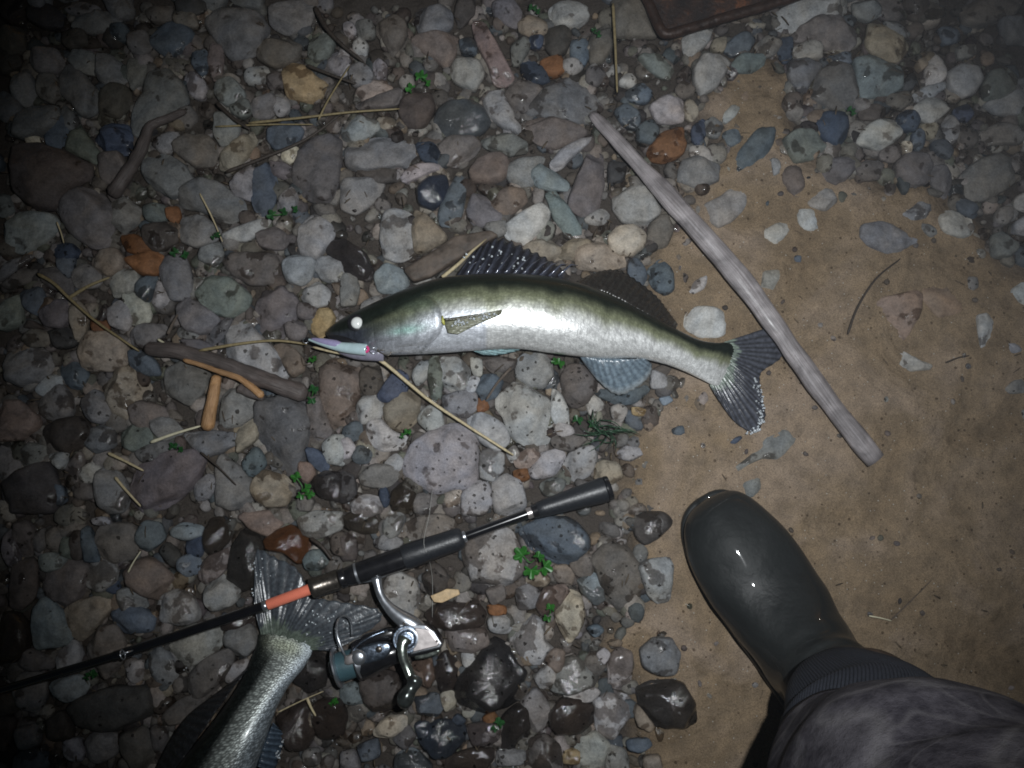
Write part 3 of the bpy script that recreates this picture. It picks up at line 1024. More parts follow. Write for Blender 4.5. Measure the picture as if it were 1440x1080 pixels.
M_RUBBER, nt, bs, L = new_mat('wet_rubber')
tc = N(nt, 'ShaderNodeTexCoord')
r1 = N(nt, 'ShaderNodeTexNoise', i_Scale=14.0, i_Detail=5.0); L.new(tc.outputs['Object'], r1.inputs['Vector'])
r2 = N(nt, 'ShaderNodeTexNoise', i_Scale=240.0, i_Detail=5.0, i_Roughness=0.7); L.new(tc.outputs['Object'], r2.inputs['Vector'])
L.new(ramp(nt, r1.outputs[0], [(0.3, (0.012, 0.014, 0.0145)), (0.7, (0.018, 0.0205, 0.0205))]).outputs[0], bs.inputs['Base Color'])
rr = N(nt, 'ShaderNodeMapRange', i_1=0.35, i_2=0.7, i_3=0.5, i_4=0.65); L.new(r1.outputs[0], rr.inputs[0]); L.new(rr.outputs[0], bs.inputs['Roughness'])
bs.inputs['Specular IOR Level'].default_value = 0.3
bs.inputs['Coat Weight'].default_value = 0.4
bs.inputs['Coat Roughness'].default_value = 0.04
b1 = bump(nt, r1.outputs[0], None, 0.010, 0.6)
bump(nt, r2.outputs[0], bs, 0.0005, 0.6, b1)
M_RUBIN = simple('brown_boot_lining', (0.035, 0.024, 0.018), 0.4, 0, 0.5, 0.3)

M_CLOTH, nt, bs, L = new_mat('mottled_trouser_cloth')
tc = N(nt, 'ShaderNodeTexCoord')
uv = N(nt, 'ShaderNodeUVMap', uv_map='UVMap')
w1 = N(nt, 'ShaderNodeTexNoise', i_Scale=6.0, i_Detail=1.5, i_Distortion=0.8); L.new(tc.outputs['Object'], w1.inputs['Vector'])
w3 = N(nt, 'ShaderNodeTexNoise', i_Scale=70.0, i_Detail=6.0, i_Roughness=0.7); L.new(tc.outputs['Object'], w3.inputs['Vector'])
ln = ramp(nt, w1.outputs[0], [(0.0, grey(0)), (0.44, grey(0)), (0.475, grey(0.7)), (0.49, grey(0.25)), (0.56, grey(0)), (1.0, grey(0))]).outputs[0]
w4 = N(nt, 'ShaderNodeTexNoise', i_Scale=4.0, i_Detail=1.0, i_Distortion=0.7); L.new(uv.outputs[0], w4.inputs['Vector'])
ln2 = ramp(nt, w4.outputs[0], [(0.0, grey(0)), (0.50, grey(0)), (0.53, grey(0.7)), (0.56, grey(0)), (1.0, grey(0))]).outputs[0]
cc = ramp(nt, w3.outputs[0], [(0.32, (0.022, 0.020, 0.027)), (0.68, (0.088, 0.082, 0.096))]).outputs[0]
cc = mul(nt, cc, (0.21, 0.20, 0.205), math_(nt, 'MULTIPLY', N(nt, 'ShaderNodeRGBToBW').outputs[0], 1.0) if False else ln, 'MIX') if False else cc
bw = N(nt, 'ShaderNodeRGBToBW'); L.new(ln, bw.inputs[0])
cc = mul(nt, cc, (0.23, 0.22, 0.225), math_(nt, 'MULTIPLY', bw.outputs[0], 0.5), 'MIX')
bw2 = N(nt, 'ShaderNodeRGBToBW'); L.new(ln2, bw2.inputs[0])
cc = mul(nt, cc, (0.20, 0.19, 0.20), math_(nt, 'MULTIPLY', bw2.outputs[0], 0.4), 'MIX')
L.new(cc, bs.inputs['Base Color'])
bs.inputs['Roughness'].default_value = 0.9
bs.inputs['Specular IOR Level'].default_value = 0.15
wv = N(nt, 'ShaderNodeTexNoise', i_Scale=900.0, i_Detail=2.0); L.new(tc.outputs['Object'], wv.inputs['Vector'])
b1 = bump(nt, w3.outputs[0], None, 0.003, 0.7)
bump(nt, wv.outputs[0], bs, 0.0008, 0.8, b1)
M_RIB = simple('ribbed_navy_knit', (0.022, 0.025, 0.034), 0.75, 0, 0.3, 0.3, 500, 0.0004)

# ------------------------------------------------------------------ ground
SAND_PX = [(985, 150), (1040, 95), (1110, 110), (1115, 200), (1170, 245), (1300, 265), (1390, 345), (1480, 420), (1560, 470), (1900, 520),
           (2600, 700), (2600, 2300), (860, 2300), (930, 1400), (905, 1085), (890, 1010), (900, 950), (860, 900), (895, 850), (905, 780), (885, 700), (880, 640),
           (925, 570), (955, 505), (930, 440), (900, 385), (940, 320), (985, 260), (1010, 200)]
SAND = np.array([tuple(P(x, y, 0.0))[:2] for x, y in SAND_PX])


def sand_sd(X, Y):
    """signed distance to the sand's outline, positive inside (numpy arrays)"""
    d = np.full(X.shape, 1e9)
    inside = np.zeros(X.shape, dtype=bool)
    n = len(SAND)
    for i in range(n):
        ax, ay = SAND[i]; bx, by = SAND[(i + 1) % n]
        ex, ey = bx - ax, by - ay
        t = np.clip(((X - ax) * ex + (Y - ay) * ey) / (ex * ex + ey * ey), 0, 1)
        d = np.minimum(d, np.hypot(X - ax - t * ex, Y - ay - t * ey))
        cr = ((ay > Y) != (by > Y)) & (X < (bx - ax) * (Y - ay) / (by - ay + 1e-12) + ax)
        inside ^= cr
    return np.where(inside, d, -d)


def sand_at(x, y):
    s = float(sand_sd(np.array([x]), np.array([y]))[0])
    return min(max((s + 0.02) / 0.04, 0), 1)


def gz(x, y):
    return 0.010 * sand_at(x, y) + 0.0035 * mnoise.noise(Vector((x * 9, y * 9, 0)))


def axis(lim, step, far):
    a = list(np.arange(-lim, lim + 1e-9, step))
    s, x, out = step, lim, []
    while x < far:
        s *= 1.45; x += s; out.append(x)
    return np.array([-v for v in reversed(out)] + a + out)


gx, gy = axis(0.78, 0.0055, 25), axis(0.66, 0.0055, 25)
XX, YY = np.meshgrid(gx, gy)
SD = sand_sd(XX, YY)
nzw = np.array([[mnoise.noise(Vector((x * 22, y * 22, 3.1))) for x in gx] for y in gy])
nzl = np.array([[mnoise.noise(Vector((x * 9, y * 9, 0))) for x in gx] for y in gy])
nzm = np.array([[mnoise.noise(Vector((x * 55, y * 55, 7.7))) for x in gx] for y in gy])
msk = np.clip((SD + 0.018 * nzw + 0.02) / 0.035, 0, 1)
ZZ = 0.010 * msk + 0.0035 * nzl + 0.0012 * nzm
W, Hh = len(gx), len(gy)
gv = np.stack([XX.ravel(), YY.ravel(), ZZ.ravel()], 1)
gf = [(j * W + i, j * W + i + 1, (j + 1) * W + i + 1, (j + 1) * W + i) for j in range(Hh - 1) for i in range(W - 1)]
gcol = np.repeat(msk.ravel()[:, None], 3, 1)
g = mk('ground', gv, gf, M_GROUND, col=gcol, centre=False)
tag(g, 'damp brown river sand with dark soil between the stones', kind='structure')

# ------------------------------------------------------------------ stones
PAL = {'g': (0.182, 0.180, 0.178), 'l': (0.315, 0.31, 0.305), 'w': (0.50, 0.45, 0.36), 'W': (0.38, 0.38, 0.37), 'b': (0.105, 0.126, 0.15), 'B': (0.055, 0.070, 0.10),
       'C': (0.185, 0.212, 0.222), 'd': (0.066, 0.063, 0.064), 'n': (0.142, 0.127, 0.117), 't': (0.27, 0.23, 0.185), 'T': (0.36, 0.315, 0.245), 'y': (0.37, 0.28, 0.16),
       'o': (0.20, 0.095, 0.045), 'p': (0.138, 0.128, 0.132), 'r': (0.175, 0.135, 0.117), 'e': (0.15, 0.165, 0.145), 'k': (0.080, 0.069, 0.062), 's': (0.25, 0.19, 0.148)}
CNAME = {'g': 'grey', 'l': 'pale grey', 'w': 'cream white', 'W': 'whitish', 'b': 'blue-grey', 'B': 'dark blue', 'C': 'pale bluish', 'd': 'charcoal',
         'n': 'brown-grey', 't': 'tan', 'T': 'beige', 'y': 'ochre yellow', 'o': 'rusty orange', 'p': 'mauve-grey', 'r': 'reddish brown', 'e': 'greenish grey',
         'k': 'dark brown', 's': 'sandy pink'}


def chaikin(p, n=2, q=0.2):
    for _ in range(n):
        a = np.roll(p, -1, 0)
        p = np.stack([p * (1 - q) + a * q, p * q + a * (1 - q)], 1).reshape(-1, 2)
    return p


def resample(p, n):
    c = np.vstack([p, p[:1]])
    s = np.concatenate([[0], np.cumsum(np.hypot(*(np.diff(c, axis=0).T)))])
    t = np.linspace(0, s[-1], n, endpoint=False)
    return np.stack([np.interp(t, s, c[:, 0]), np.interp(t, s, c[:, 1])], 1)


def stone_shape(poly, h, depth, rg, seg=36, rings=9, grow=0.0, soft=False):
    """verts (local), faces: a rounded, slightly facetted pebble on the outline poly (metres, centred)"""
    q = rg.uniform(0.08, 0.17)
    sm = chaikin(poly, 2, q)
    A = lambda a: abs(np.dot(a[:, 0], np.roll(a[:, 1], -1)) - np.dot(a[:, 1], np.roll(a[:, 0], -1)))
    o = resample(sm, seg) * math.sqrt(A(poly) / max(A(sm), 1e-9))
    d = np.hypot(o[:, 0], o[:, 1])[:, None]
    o = o * (1 + grow / np.maximum(d, 1e-4))
    e = rg.uniform(0.5, 0.7) if soft else rg.uniform(0.24, 0.48)
    tilt = (rg.gauss(0, 0.16), rg.gauss(0, 0.16))
    V = []
    phis = [-0.9, -0.35] + [math.pi / 2 * k / rings for k in range(rings)]
    for k, ph in enumerate(phis):
        s = max(math.cos(ph), 0) ** e
        z = math.sin(ph) * (h if ph >= 0 else depth)
        for x, y in o:
            V.append([x * s, y * s, z])
    V.append([0, 0, h])
    V = np.array(V)
    sizeR = float(d.mean())
    V[:, 2] += np.where(V[:, 2] > 0, V[:, 2] / max(h, 1e-4) * (V[:, 0] * tilt[0] + V[:, 1] * tilt[1]), 0)
    for _ in range(rg.randint(3, 6)):
        az, el = rg.uniform(0, 6.283), R(rg.uniform(25, 78))
        nn = np.array([math.cos(az) * math.cos(el), math.sin(az) * math.cos(el), math.sin(el)])
        proj = V @ nn
        lim = proj.max() * rg.uniform(0.72, 0.92)
        over = proj - lim
        m = (over > 0) & (V[:, 2] > 0)
        V[m] -= np.outer(over[m] * 0.95, nn)
    seed = Vector((rg.uniform(0, 50), rg.uniform(0, 50), rg.uniform(0, 50)))
    f1, f2 = 2.2 / max(sizeR, 0.004), 7.0 / max(sizeR, 0.004)
    for i in range(len(V)):
        v = Vector(V[i])
        a = mnoise.noise(v * f1 + seed) * 0.085 + mnoise.noise(v * f2 + seed) * 0.028
        V[i, 0] *= 1 + a * 0.5; V[i, 1] *= 1 + a * 0.5
        if V[i, 2] > 0: V[i, 2] += a * sizeR * 0.9
    n = len(phis)
    F = []
    for k in range(n - 1):
        for j in range(seg):
            F.append((k * seg + j, k * seg + (j + 1) % seg, (k + 1) * seg + (j + 1) % seg, (k + 1) * seg + j))
    top = n * seg
    for j in range(seg):
        F.append(((n - 1) * seg + j, (n - 1) * seg + (j + 1) % seg, top))
    return V, F


stones = []
for (ox, oy), txt in STONES.items():
    for line in txt.strip().splitlines():
        code, *pp = line.split()
        pts = np.array([[float(a) for a in s.split(',')] for s in pp]) / 3.0 + np.array([ox, oy])
        x, y = pts[:, 0], pts[:, 1]
        area = 0.5 * abs(np.dot(x, np.roll(y, -1)) - np.dot(y, np.roll(x, -1)))
        cov = np.cov(pts.T); ev = np.sqrt(np.maximum(np.linalg.eigvalsh(cov), 1))
        stones.append(dict(code=code[0], wet='w' in code[1:], pts=pts, area=area, c=pts.mean(0), asp=ev[1] / ev[0], wid=ev[0] * 2.3))
stones.sort(key=lambda s: -s['area'])

# sampled stone positions so that loose gravel stays between them
LAND = [((470, 468), "the fallen zander's snout"), ((470, 488), "the pearl lure"), ((545, 440), "the zander's gill"), ((700, 345), "the spiny dorsal fin"),
        ((880, 385), "the soft dorsal fin"), ((690, 500), "the zander's belly"), ((865, 555), "the anal fin"), ((1065, 600), "the lower tail lobe"), ((1000, 470), "the zander's tail root"),
        ((838, 165), "the pole's upper end"), ((925, 275), "the pole's thick upper part"), ((1020, 370), "the pole's middle"), ((1160, 540), "the pole's lower half"), ((1232, 648), "the pole's foot end"),
        ((1005, 700), "the boot toe"), ((1000, 860), "the boot's inner side"), ((1085, 990), "the boot heel"), ((1200, 830), "the boot's outer side"),
        ((850, 690), "the rod butt"), ((705, 735), "the slim rod section"), ((600, 770), "the black foregrip"), ((458, 815), "the gunmetal rod collar"), ((405, 838), "the orange rod band"),
        ((250, 890), "the black rod blank"), ((60, 950), "the far end of the rod"), ((600, 895), "the reel housing"), ((572, 975), "the reel knob"), ((475, 940), "the reel spool"), ((545, 850), "the reel foot"),
        ((365, 790), "the second fish's upper tail lobe"), ((520, 865), "the second fish's outer tail tip"), ((300, 1000), "the second fish's dark back"), ((392, 1045), "the second fish's anal fin"),
        ((748, 790), "the three-leaved parsley sprig"), ((425, 682), "the small green sprig"), ((850, 605), "the wiry grass tuft"), ((298, 570), "the orange stripped stick"),
        ((340, 530), "the dark driftwood branch"), ((245, 610), "the short pale straw"), ((620, 570), "the long pale straw"), ((140, 440), "the yellow forked stem"),
        ((190, 235), "the curved dark root"), ((480, 45), "the black twig at the top"), ((450, 165), "the two crossing straws"), ((640, 350), "the brown bark strip"),
        ((1010, 25), "the rusty tray"), ((865, 70), "the upright tan straw"), ((1230, 410), "the thin dark twig on sand"), ((1270, 850), "the bent thin stem on sand"), ((592, 110), "the bright green leaf"),
        ((428, 118), "the ochre yellow stone"), ((1050, 140), "the small upper sand patch"), ((620, 640), "the biggest pale stone"), ((145, 330), "the oval mauve stone"),
        ((335, 20), "the top edge stones"), ((1400, 520), "the bare sand"), ((960, 230), "the rust red stone")]


def shape_word(s):
    n = len(s['pts'])
    if s['asp'] > 2.1: return 'long narrow'
    if s['asp'] > 1.6: return 'oblong'
    if n <= 3: return 'triangular'
    if n == 4: return 'blocky'
    if n == 5: return 'angular'
    if n >= 8: return 'irregular'
    return 'rounded'


def size_word(s):
    a = s['area']
    return 'huge' if a > 7500 else 'large' if a > 4200 else 'medium' if a > 1900 else 'small' if a > 800 else 'tiny'


def side(dx, dy):
    if abs(dy) > 1.9 * abs(dx): return 'below' if dy > 0 else 'above'
    if abs(dx) > 1.9 * abs(dy): return 'right of' if dx > 0 else 'left of'
    return ('below and ' if dy > 0 else 'above and ') + ('right of' if dx > 0 else 'left of')


used = {}


def stone_label(s, others):
    cx, cy = s['c']
    near = sorted(LAND, key=lambda l: math.hypot(l[0][0] - cx, l[0][1] - cy))
    nb = sorted((o for o in others if o is not s), key=lambda o: math.hypot(*(o['c'] - s['c'])))[:5]
    wet = 'wet ' if s['wet'] else ''
    head0 = '%s%s %s stone' % (wet, CNAME[s['code']], shape_word(s))
    cands = []
    for (lx, ly), nm in near[:3]:
        d = math.hypot(cx - lx, cy - ly)
        cands.append('%s %s %s' % (head0, ('just ' if d < 45 else '') + side(cx - lx, cy - ly), nm))
    for (lx, ly), nm in near[:2]:
        d = math.hypot(cx - lx, cy - ly)
        for o in nb[:3]:
            hd = '%s %s%s stone' % (size_word(s), wet, CNAME[s['code']])
            cands.append('%s %s %s, beside a %s %s one' % (hd, side(cx - lx, cy - ly), nm, CNAME[o['code']], shape_word(o)))
    for o in nb:
        for (lx, ly), nm in near[:2]:
            cands.append('%s stone %s a %s %s stone near %s' % (CNAME[s['code']], side(*(s['c'] - o['c'])), CNAME[o['code']], shape_word(o), nm))
    for c_ in cands:
        if c_ not in used and len(c_.split()) <= 16:
            used[c_] = 1
            return c_
    return cands[0]


NB_THINGS = 300
big, small = stones[:NB_THINGS], stones[NB_THINGS:]


def build_stone(s, seg, rings):
    cx, cy = s['c']
    m_wid = s['wid'] * 0.00082
    p0 = P(cx, cy, 0)
    sa = sand_at(p0.x, p0.y)
    lift = 0.006 if (sa > 0.5 and cx < 1000 and cy > 650) else 0.0
    rg = random.Random(int(cx * 31 + cy * 17))
    h = min(max(0.36 * m_wid, 0.006), 0.021) * rg.uniform(0.85, 1.2)
    zb = 0.006 + rg.uniform(-0.002, 0.003) + 0.006 * (1 - min(m_wid / 0.04, 1))
    if sa > 0.5 and not (cx < 1000 and cy > 650):
        h *= 0.6; zb = 0.0092 + 0.0035 * mnoise.noise(Vector((p0.x * 9, p0.y * 9, 0)))
        if s['code'] == 's' or (s['code'] == 'g' and 1000 < cx < 1130 and cy > 580): h = 0.0035
    w = np.array([tuple(P(x, y, zb + 0.3 * h))[:2] for x, y in s['pts']])
    c = w.mean(0)
    V, F = stone_shape(w - c, h, 0.012, rg, seg, rings, grow=0.0022 if sa < 0.5 else 0.0010, soft=sa > 0.5 and cx > 1000)
    return V, F, (float(c[0]), float(c[1]), zb + lift), rg


def jit(code, rg):
    b = np.array(PAL[code]); k = math.exp(rg.gauss(0, 0.13))
    return b * k * np.array([1 + rg.gauss(0, .03), 1, 1 + rg.gauss(0, .04)])


for s in big:
    V, F, loc, rg = build_stone(s, 48 if s['area'] > 2500 else 36, 12 if s['area'] > 2500 else 9)
    me = bpy.data.meshes.new('stone')
    me.from_pydata(V.tolist(), [], F); me.update()
    me.polygons.foreach_set('use_smooth', [True] * len(me.polygons))
    me.materials.append(M_STONE)
    o = bpy.data.objects.new('stone', me)
    C.objects.link(o)
    o.location = loc
    cx, cy = s['c']
    k = jit(s['code'], rg)
    splash = (430 < cx < 960 and cy > 480)
    wet = 1.0 if s['wet'] else (rg.uniform(0.30, 0.62) if (splash and cy > 700) else rg.uniform(0.05, 0.4))
    if s['code'] in 'dk' and not s['wet'] and splash and cy > 650: wet = rg.uniform(0.4, 0.8)
    o.color = (float(k[0]), float(k[1]), float(k[2]), wet)
    o.pass_index = rg.randint(3, 6) if splash else rg.randint(0, 2) if cy > 330 and cx < 960 else 0
    tag(o, stone_label(s, stones), 'stone', 'stones of the river bank shingle')

# the smaller pebbles and the loose gravel that fills the gaps: two uncountable masses
GV, GF, GC = [], [], []


def add_gravel(V, F, loc, colr):
    b = sum(len(a) for a in GV)
    GV.append(V + np.array(loc)); GF.extend([tuple(i + b for i in f) for f in F]); GC.append(np.repeat(np.array(colr)[None, :], len(V), 0))


for s in small:
    V, F, loc, rg = build_stone(s, 20, 5)
    add_gravel(V, F, loc, jit(s['code'], rg))

rg = random.Random(99)
OCC = np.array([[*P(*s['c'], 0.0)[:2], math.sqrt(s['area'] / math.pi) * 0.00082] for s in stones])
codes = 'gggggllllnnpbekdtg'
bank = []
for k in range(40):                                   # base shapes, reused
    n = rg.randint(5, 8)
    a0 = sorted(rg.uniform(0, 6.283) for _ in range(n))
    a0 = [2 * math.pi * (i + rg.uniform(-.25, .25)) / n for i in range(n)]
    asp = rg.uniform(0.55, 0.95)
    poly = np.array([[math.cos(a), math.sin(a) * asp] for a in a0]) * 0.01
    bank.append(stone_shape(poly, 0.0072, 0.006, rg, 14, 4))


def scatter(n, x0, x1, y0, y1, rmin, rmax, ztop, inframe):
    nonlocal_b = None
    xs, ys = npr.uniform(x0, x1, n), npr.uniform(y0, y1, n)
    sd_ = sand_sd(xs, ys)
    out = []
    for x, y, sdv in zip(xs, ys, sd_):
        r = rmin * (rmax / rmin) ** (rg.random() ** 1.4)
        onsand = sdv > 0.004
        edge_ = onsand and sdv < 0.045
        if onsand and rg.random() > (0.30 * (1 - sdv / 0.045) + 0.03 if edge_ else 0.03): continue
        if onsand: r = min(r, 0.011 if edge_ else 0.004)
        dd = np.hypot(OCC[:, 0] - x, OCC[:, 1] - y)
        j = int(np.argmin(dd - OCC[:, 2]))
        if dd[j] < OCC[j, 2] * 0.62: continue
        inside = (abs(x) < 0.6 and abs(y) < 0.46)
        if inside != inframe: continue
        V, F = bank[rg.randrange(len(bank))]
        a = rg.uniform(0, 6.283); ca, sa_ = math.cos(a), math.sin(a)
        k = r / 0.01
        W_ = np.stack([(V[:, 0] * ca - V[:, 1] * sa_) * k, (V[:, 0] * sa_ + V[:, 1] * ca) * k, V[:, 2] * k * rg.uniform(0.7, 1.1)], 1)
        z = gz(x, y) + (rg.uniform(0.0, ztop) if not onsand else -0.0005 - (r * 0.45 if edge_ else 0))
        add_gravel(W_, F, (x, y, z), jit(rg.choice(codes), rg) * (np.array((0.68, 0.63, 0.58)) if inframe else 0.85))  # gravel in frame coloured darker, painting in shade between stones for depth


scatter(7500, -0.62, 0.62, -0.47, 0.47, 0.0035, 0.0105, 0.006, True)
scatter(3800, -0.62, 0.62, -0.47, 0.47, 0.009, 0.017, 0.003, True)
scatter(5200, -1.15, 1.15, -0.95, 0.95, 0.010, 0.026, 0.006, False)
grav = mk('gravel', np.vstack(GV), GF, M_GRAVEL, col=np.vstack(GC), centre=False)
tag(grav, 'small mixed pebbles and gravel filling gaps between the larger stones', 'gravel', kind='stuff')


# ------------------------------------------------------------------ fish
def body_fn(stn, rest):
    """surface of a fish lying on its side; s 0..1 head to tail, a 0 back .. pi belly over the upper flank"""
    S = spline(stn, 141)
    def f(s, a, off=0.0):
        t = min(max(s, 0), 1) * 140
        i = min(int(t), 139); fr = t - i
        row = S[i] * (1 - fr) + S[i + 1] * fr
        th = row[4] * 0.001
        zc = rest + th
        D, Vv = P(row[0], row[1], zc), P(row[2], row[3], zc)
        c = (D + Vv) / 2
        h = (D - Vv) / 2
        ca, sa = math.cos(a), math.sin(a)
        e = 0.82
        p = c + h * (abs(ca) ** e * (1 if ca >= 0 else -1)) + Vector((0, 0, 1)) * th * (abs(sa) ** 0.95 * (1 if sa >= 0 else -1))
        if off:
            nrm = (h.normalized() * ca + Vector((0, 0, 1)) * sa).normalized()
            p = p + nrm * off
        return p
    return f, S


def skin(s, v, top=True):
    """albedo of the zander by place on its body"""
    back, flank, belly = np.array((0.016, 0.024, 0.017)), np.array((0.29, 0.31, 0.19)), np.array((0.86, 0.87, 0.86))
    n = mnoise.noise(Vector((s * 14, v * 5, 1.3)))
    n2 = mnoise.noise(Vector((s * 60, v * 9, 5.3)))
    lim = 0.27 + 0.30 * max(0, 1 - s / 0.34) ** 0.8 + 0.03 * n + 0.02 * n2
    lim += 0.10 * math.exp(-((s - 0.12) / 0.10) ** 2)
    lim += 0.045 * max(0, math.sin(s * 62)) ** 3 * (0.38 < s)
    t1 = min(max((v - lim + 0.05) / 0.20, 0), 1); t1 = t1 * t1 * (3 - 2 * t1)
    t2 = min(max((v - lim - 0.14) / 0.18, 0), 1); t2 = t2 * t2 * (3 - 2 * t2)
    c = back * (1 - t1) + flank * t1
    c = c * (1 - t2) + belly * t2
    if s < 0.42:   # gill cover and cheek, mother-of-pearl sheen
        k = math.exp(-((s - 0.275) / 0.035) ** 2 - ((v - 0.66) / 0.06) ** 2)
        c = c * (1 - k) + np.array((0.55, 0.85, 0.70)) * k
        k = min(1, 1.2 * math.exp(-((s - 0.13) / 0.10) ** 2)) * min(max((v - 0.45) / 0.1, 0), 1) * (1 - 0.55 * max(0, (v - 0.86) / 0.14))
        k *= 1 - 0.9 * math.exp(-((s - 0.275) / 0.035) ** 2 - ((v - 0.66) / 0.07) ** 2)
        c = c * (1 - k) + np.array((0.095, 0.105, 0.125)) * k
        k = 0.6 * math.exp(-((s - 0.31) / 0.05) ** 2 - ((v - 0.42) / 0.10) ** 2)
        c = c * (1 - k) + np.array((0.10, 0.16, 0.12)) * k
        for q0, w0, kk in ((0.352, 0.004, 0.75), (0.335, 0.0035, 0.45), (0.30, 0.004, 0.35)):
            d0 = s - (q0 - 0.20 * (v - 0.62) ** 2 - 0.05 * max(0, v - 0.75))
            k = kk * math.exp(-(d0 / w0) ** 2) * min(max((v - 0.40) / 0.1, 0), 1)
            c = c * (1 - k) + np.array((0.05, 0.06, 0.07)) * k
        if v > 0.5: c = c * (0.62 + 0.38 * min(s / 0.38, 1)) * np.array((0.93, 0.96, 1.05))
    return c


def build_body(name, stn, rest, mat, parent, ns=180, nr=56, lenmm=500, skinf=skin):
    f, S = body_fn(stn, rest)
    V, U, Cc, F = [], [], [], []
    for i in range(ns):
        s = i / (ns - 1)
        w = np.interp(s * 140, range(141), np.hypot(S[:, 0] - S[:, 2], S[:, 1] - S[:, 3])) * 0.8
        for j in range(nr):
            a = 2 * math.pi * j / nr
            V.append(f(s, a))
            v = (1 - math.cos(a)) / 2
            U.append((s * lenmm, j / nr * w * 2.3))
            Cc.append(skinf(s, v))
    for i in range(ns - 1):
        for j in range(nr):
            F.append((i * nr + j, (i + 1) * nr + j, (i + 1) * nr + (j + 1) % nr, i * nr + (j + 1) % nr))
    F.append(tuple(range(nr))); F.append(tuple(reversed([(ns - 1) * nr + j for j in range(nr)])))
    return mk(name, V, F, mat, parent, uv=U, col=Cc), f


def fin(name, base, edge, z0, z1, rays, pleat, c_ray, c_mem, parent, rows=10, scallop=0.0, thick=0.0008, tipcol=None, rootcol=None):
    nu = rays * 6 + 1
    Bp, Ep = spline([(*b, z0 if len(b) == 2 else b[2]) for b in base], nu) if len(base[0]) == 2 else spline(base, nu), None
    E_ = spline([(*e, z1) for e in edge] if len(edge[0]) == 2 else edge, nu)
    V, Cc, F, U = [], [], [], []
    for i in range(nu):
        ph = math.cos(2 * math.pi * rays * i / (nu - 1))
        sc = 1 - scallop * (0.5 - 0.5 * ph)
        for r in range(rows):
            t = r / (rows - 1) * sc
            x = Bp[i] * (1 - t) + E_[i] * t
            z = x[2] + 0.004 * math.sin(t * math.pi) * 0.4 + pleat * ph * (0.35 + 0.65 * min(t * 3, 1))
            z += 0.0012 * mnoise.noise(Vector((i * 0.11, t * 3, 2.0)))
            V.append(P(x[0], x[1], z))
            k = (0.5 + 0.5 * ph) ** 2
            m = np.array(c_mem) * (1 - k) + np.array(c_ray) * k
            if tipcol is not None and t > 0.8:
                kk = (t - 0.8) / 0.2; m = m * (1 - kk) + np.array(tipcol) * kk
            if rootcol is not None:      # scales creep on to the base of the fin
                kk = min(max((0.24 + 0.16 * mnoise.noise(Vector((i * 0.35, t * 9, 4.4))) - t) / 0.07, 0), 1)
                m = m * (1 - kk) + np.array(rootcol) * kk * (0.75 + 0.5 * mnoise.noise(Vector((i * 1.3, t * 30, 1.4))))
            Cc.append(m); U.append((i / nu, t))
    for i in range(nu - 1):
        for r in range(rows - 1):
            F.append((i * rows + r, i * rows + r + 1, (i + 1) * rows + r + 1, (i + 1) * rows + r))
    o = mk(name, V, F, M_FIN, parent, uv=U, col=Cc)
    s_ = o.modifiers.new('thick', 'SOLIDIFY'); s_.thickness = thick; s_.offset = 0
    return o


def drops(parent, pts, rmin=0.0007, rmax=0.0017, name='water_droplets'):
    V, F = [], []
    base = []
    for lat in range(1, 5):
        th = math.pi * lat / 5
        for j in range(8):
            a = 2 * math.pi * j / 8
            base.append((math.sin(th) * math.cos(a), math.sin(th) * math.sin(a), math.cos(th)))
    base = [(0, 0, 1)] + base + [(0, 0, -1)]
    bf = [(0, 1 + j, 1 + (j + 1) % 8) for j in range(8)]
    for l in range(3):
        bf += [(1 + l * 8 + j, 1 + (l + 1) * 8 + j, 1 + (l + 1) * 8 + (j + 1) % 8, 1 + l * 8 + (j + 1) % 8) for j in range(8)]
    bf += [(33, 25 + (j + 1) % 8, 25 + j) for j in range(8)]
    for p in pts:
        r = rg.uniform(rmin, rmax); b = len(V)
        V += [Vector(p) + Vector(q) * r for q in base]
        F += [tuple(i + b for i in f_) for f_ in bf]
    o = mk(name, V, F, M_DROP, parent)
    o['kind'] = 'stuff'
    return o


REST = 0.021
F1 = thing('zander', 'whole silvery zander lying on its side with a lure in its mouth', 'fish', P(720, 450, REST), None)
ST1 = [(459, 466, 459, 472, 2), (467, 458, 470, 482, 8), (484, 447, 490, 492, 14), (510, 434, 514, 497, 20), (545, 418, 548, 499, 25), (580, 404, 582, 498, 28), (625, 391, 620, 496, 30),
       (680, 386, 675, 492, 31), (730, 386, 728, 490, 31), (780, 391, 775, 496, 29), (825, 402, 815, 501, 26), (865, 418, 852, 504, 22), (905, 439, 895, 504, 18),
       (945, 460, 932, 511, 14), (980, 477, 962, 522, 10), (1005, 482, 985, 533, 7), (1024, 482, 1004, 542, 4), (1036, 490, 1014, 541, 1.2)]
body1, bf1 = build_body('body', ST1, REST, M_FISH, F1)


def patch(name, f, outline, off, mat, parent, colf, n=16, m=20, edge=0.0):
    """a raised plate on the flank: outline(u) gives (s, a_from, a_to) """
    V, F, Cc, U = [], [], [], []
    for i in range(n):
        s0, a0, a1 = outline(i / (n - 1))
        for j in range(m):
            t = j / (m - 1)
            a = a0 + (a1 - a0) * t
            rim = min(1, 4 * min(t, 1 - t), 3.2 * i / (n - 1) + 0.15, 14 * (1 - i / (n - 1)))
            s = s0 + (edge * math.sin(t * math.pi) * (i / (n - 1)))
            V.append(f(s, a, -0.0012 + off * rim))
            Cc.append(colf(s, (1 - math.cos(a)) / 2)); U.append((s * 500, a * 40))
    for i in range(n - 1):
        for j in range(m - 1):
            F.append((i * m + j, (i + 1) * m + j, (i + 1) * m + j + 1, i * m + j + 1))
    return mk(name, V, F, mat, parent, uv=U, col=Cc)


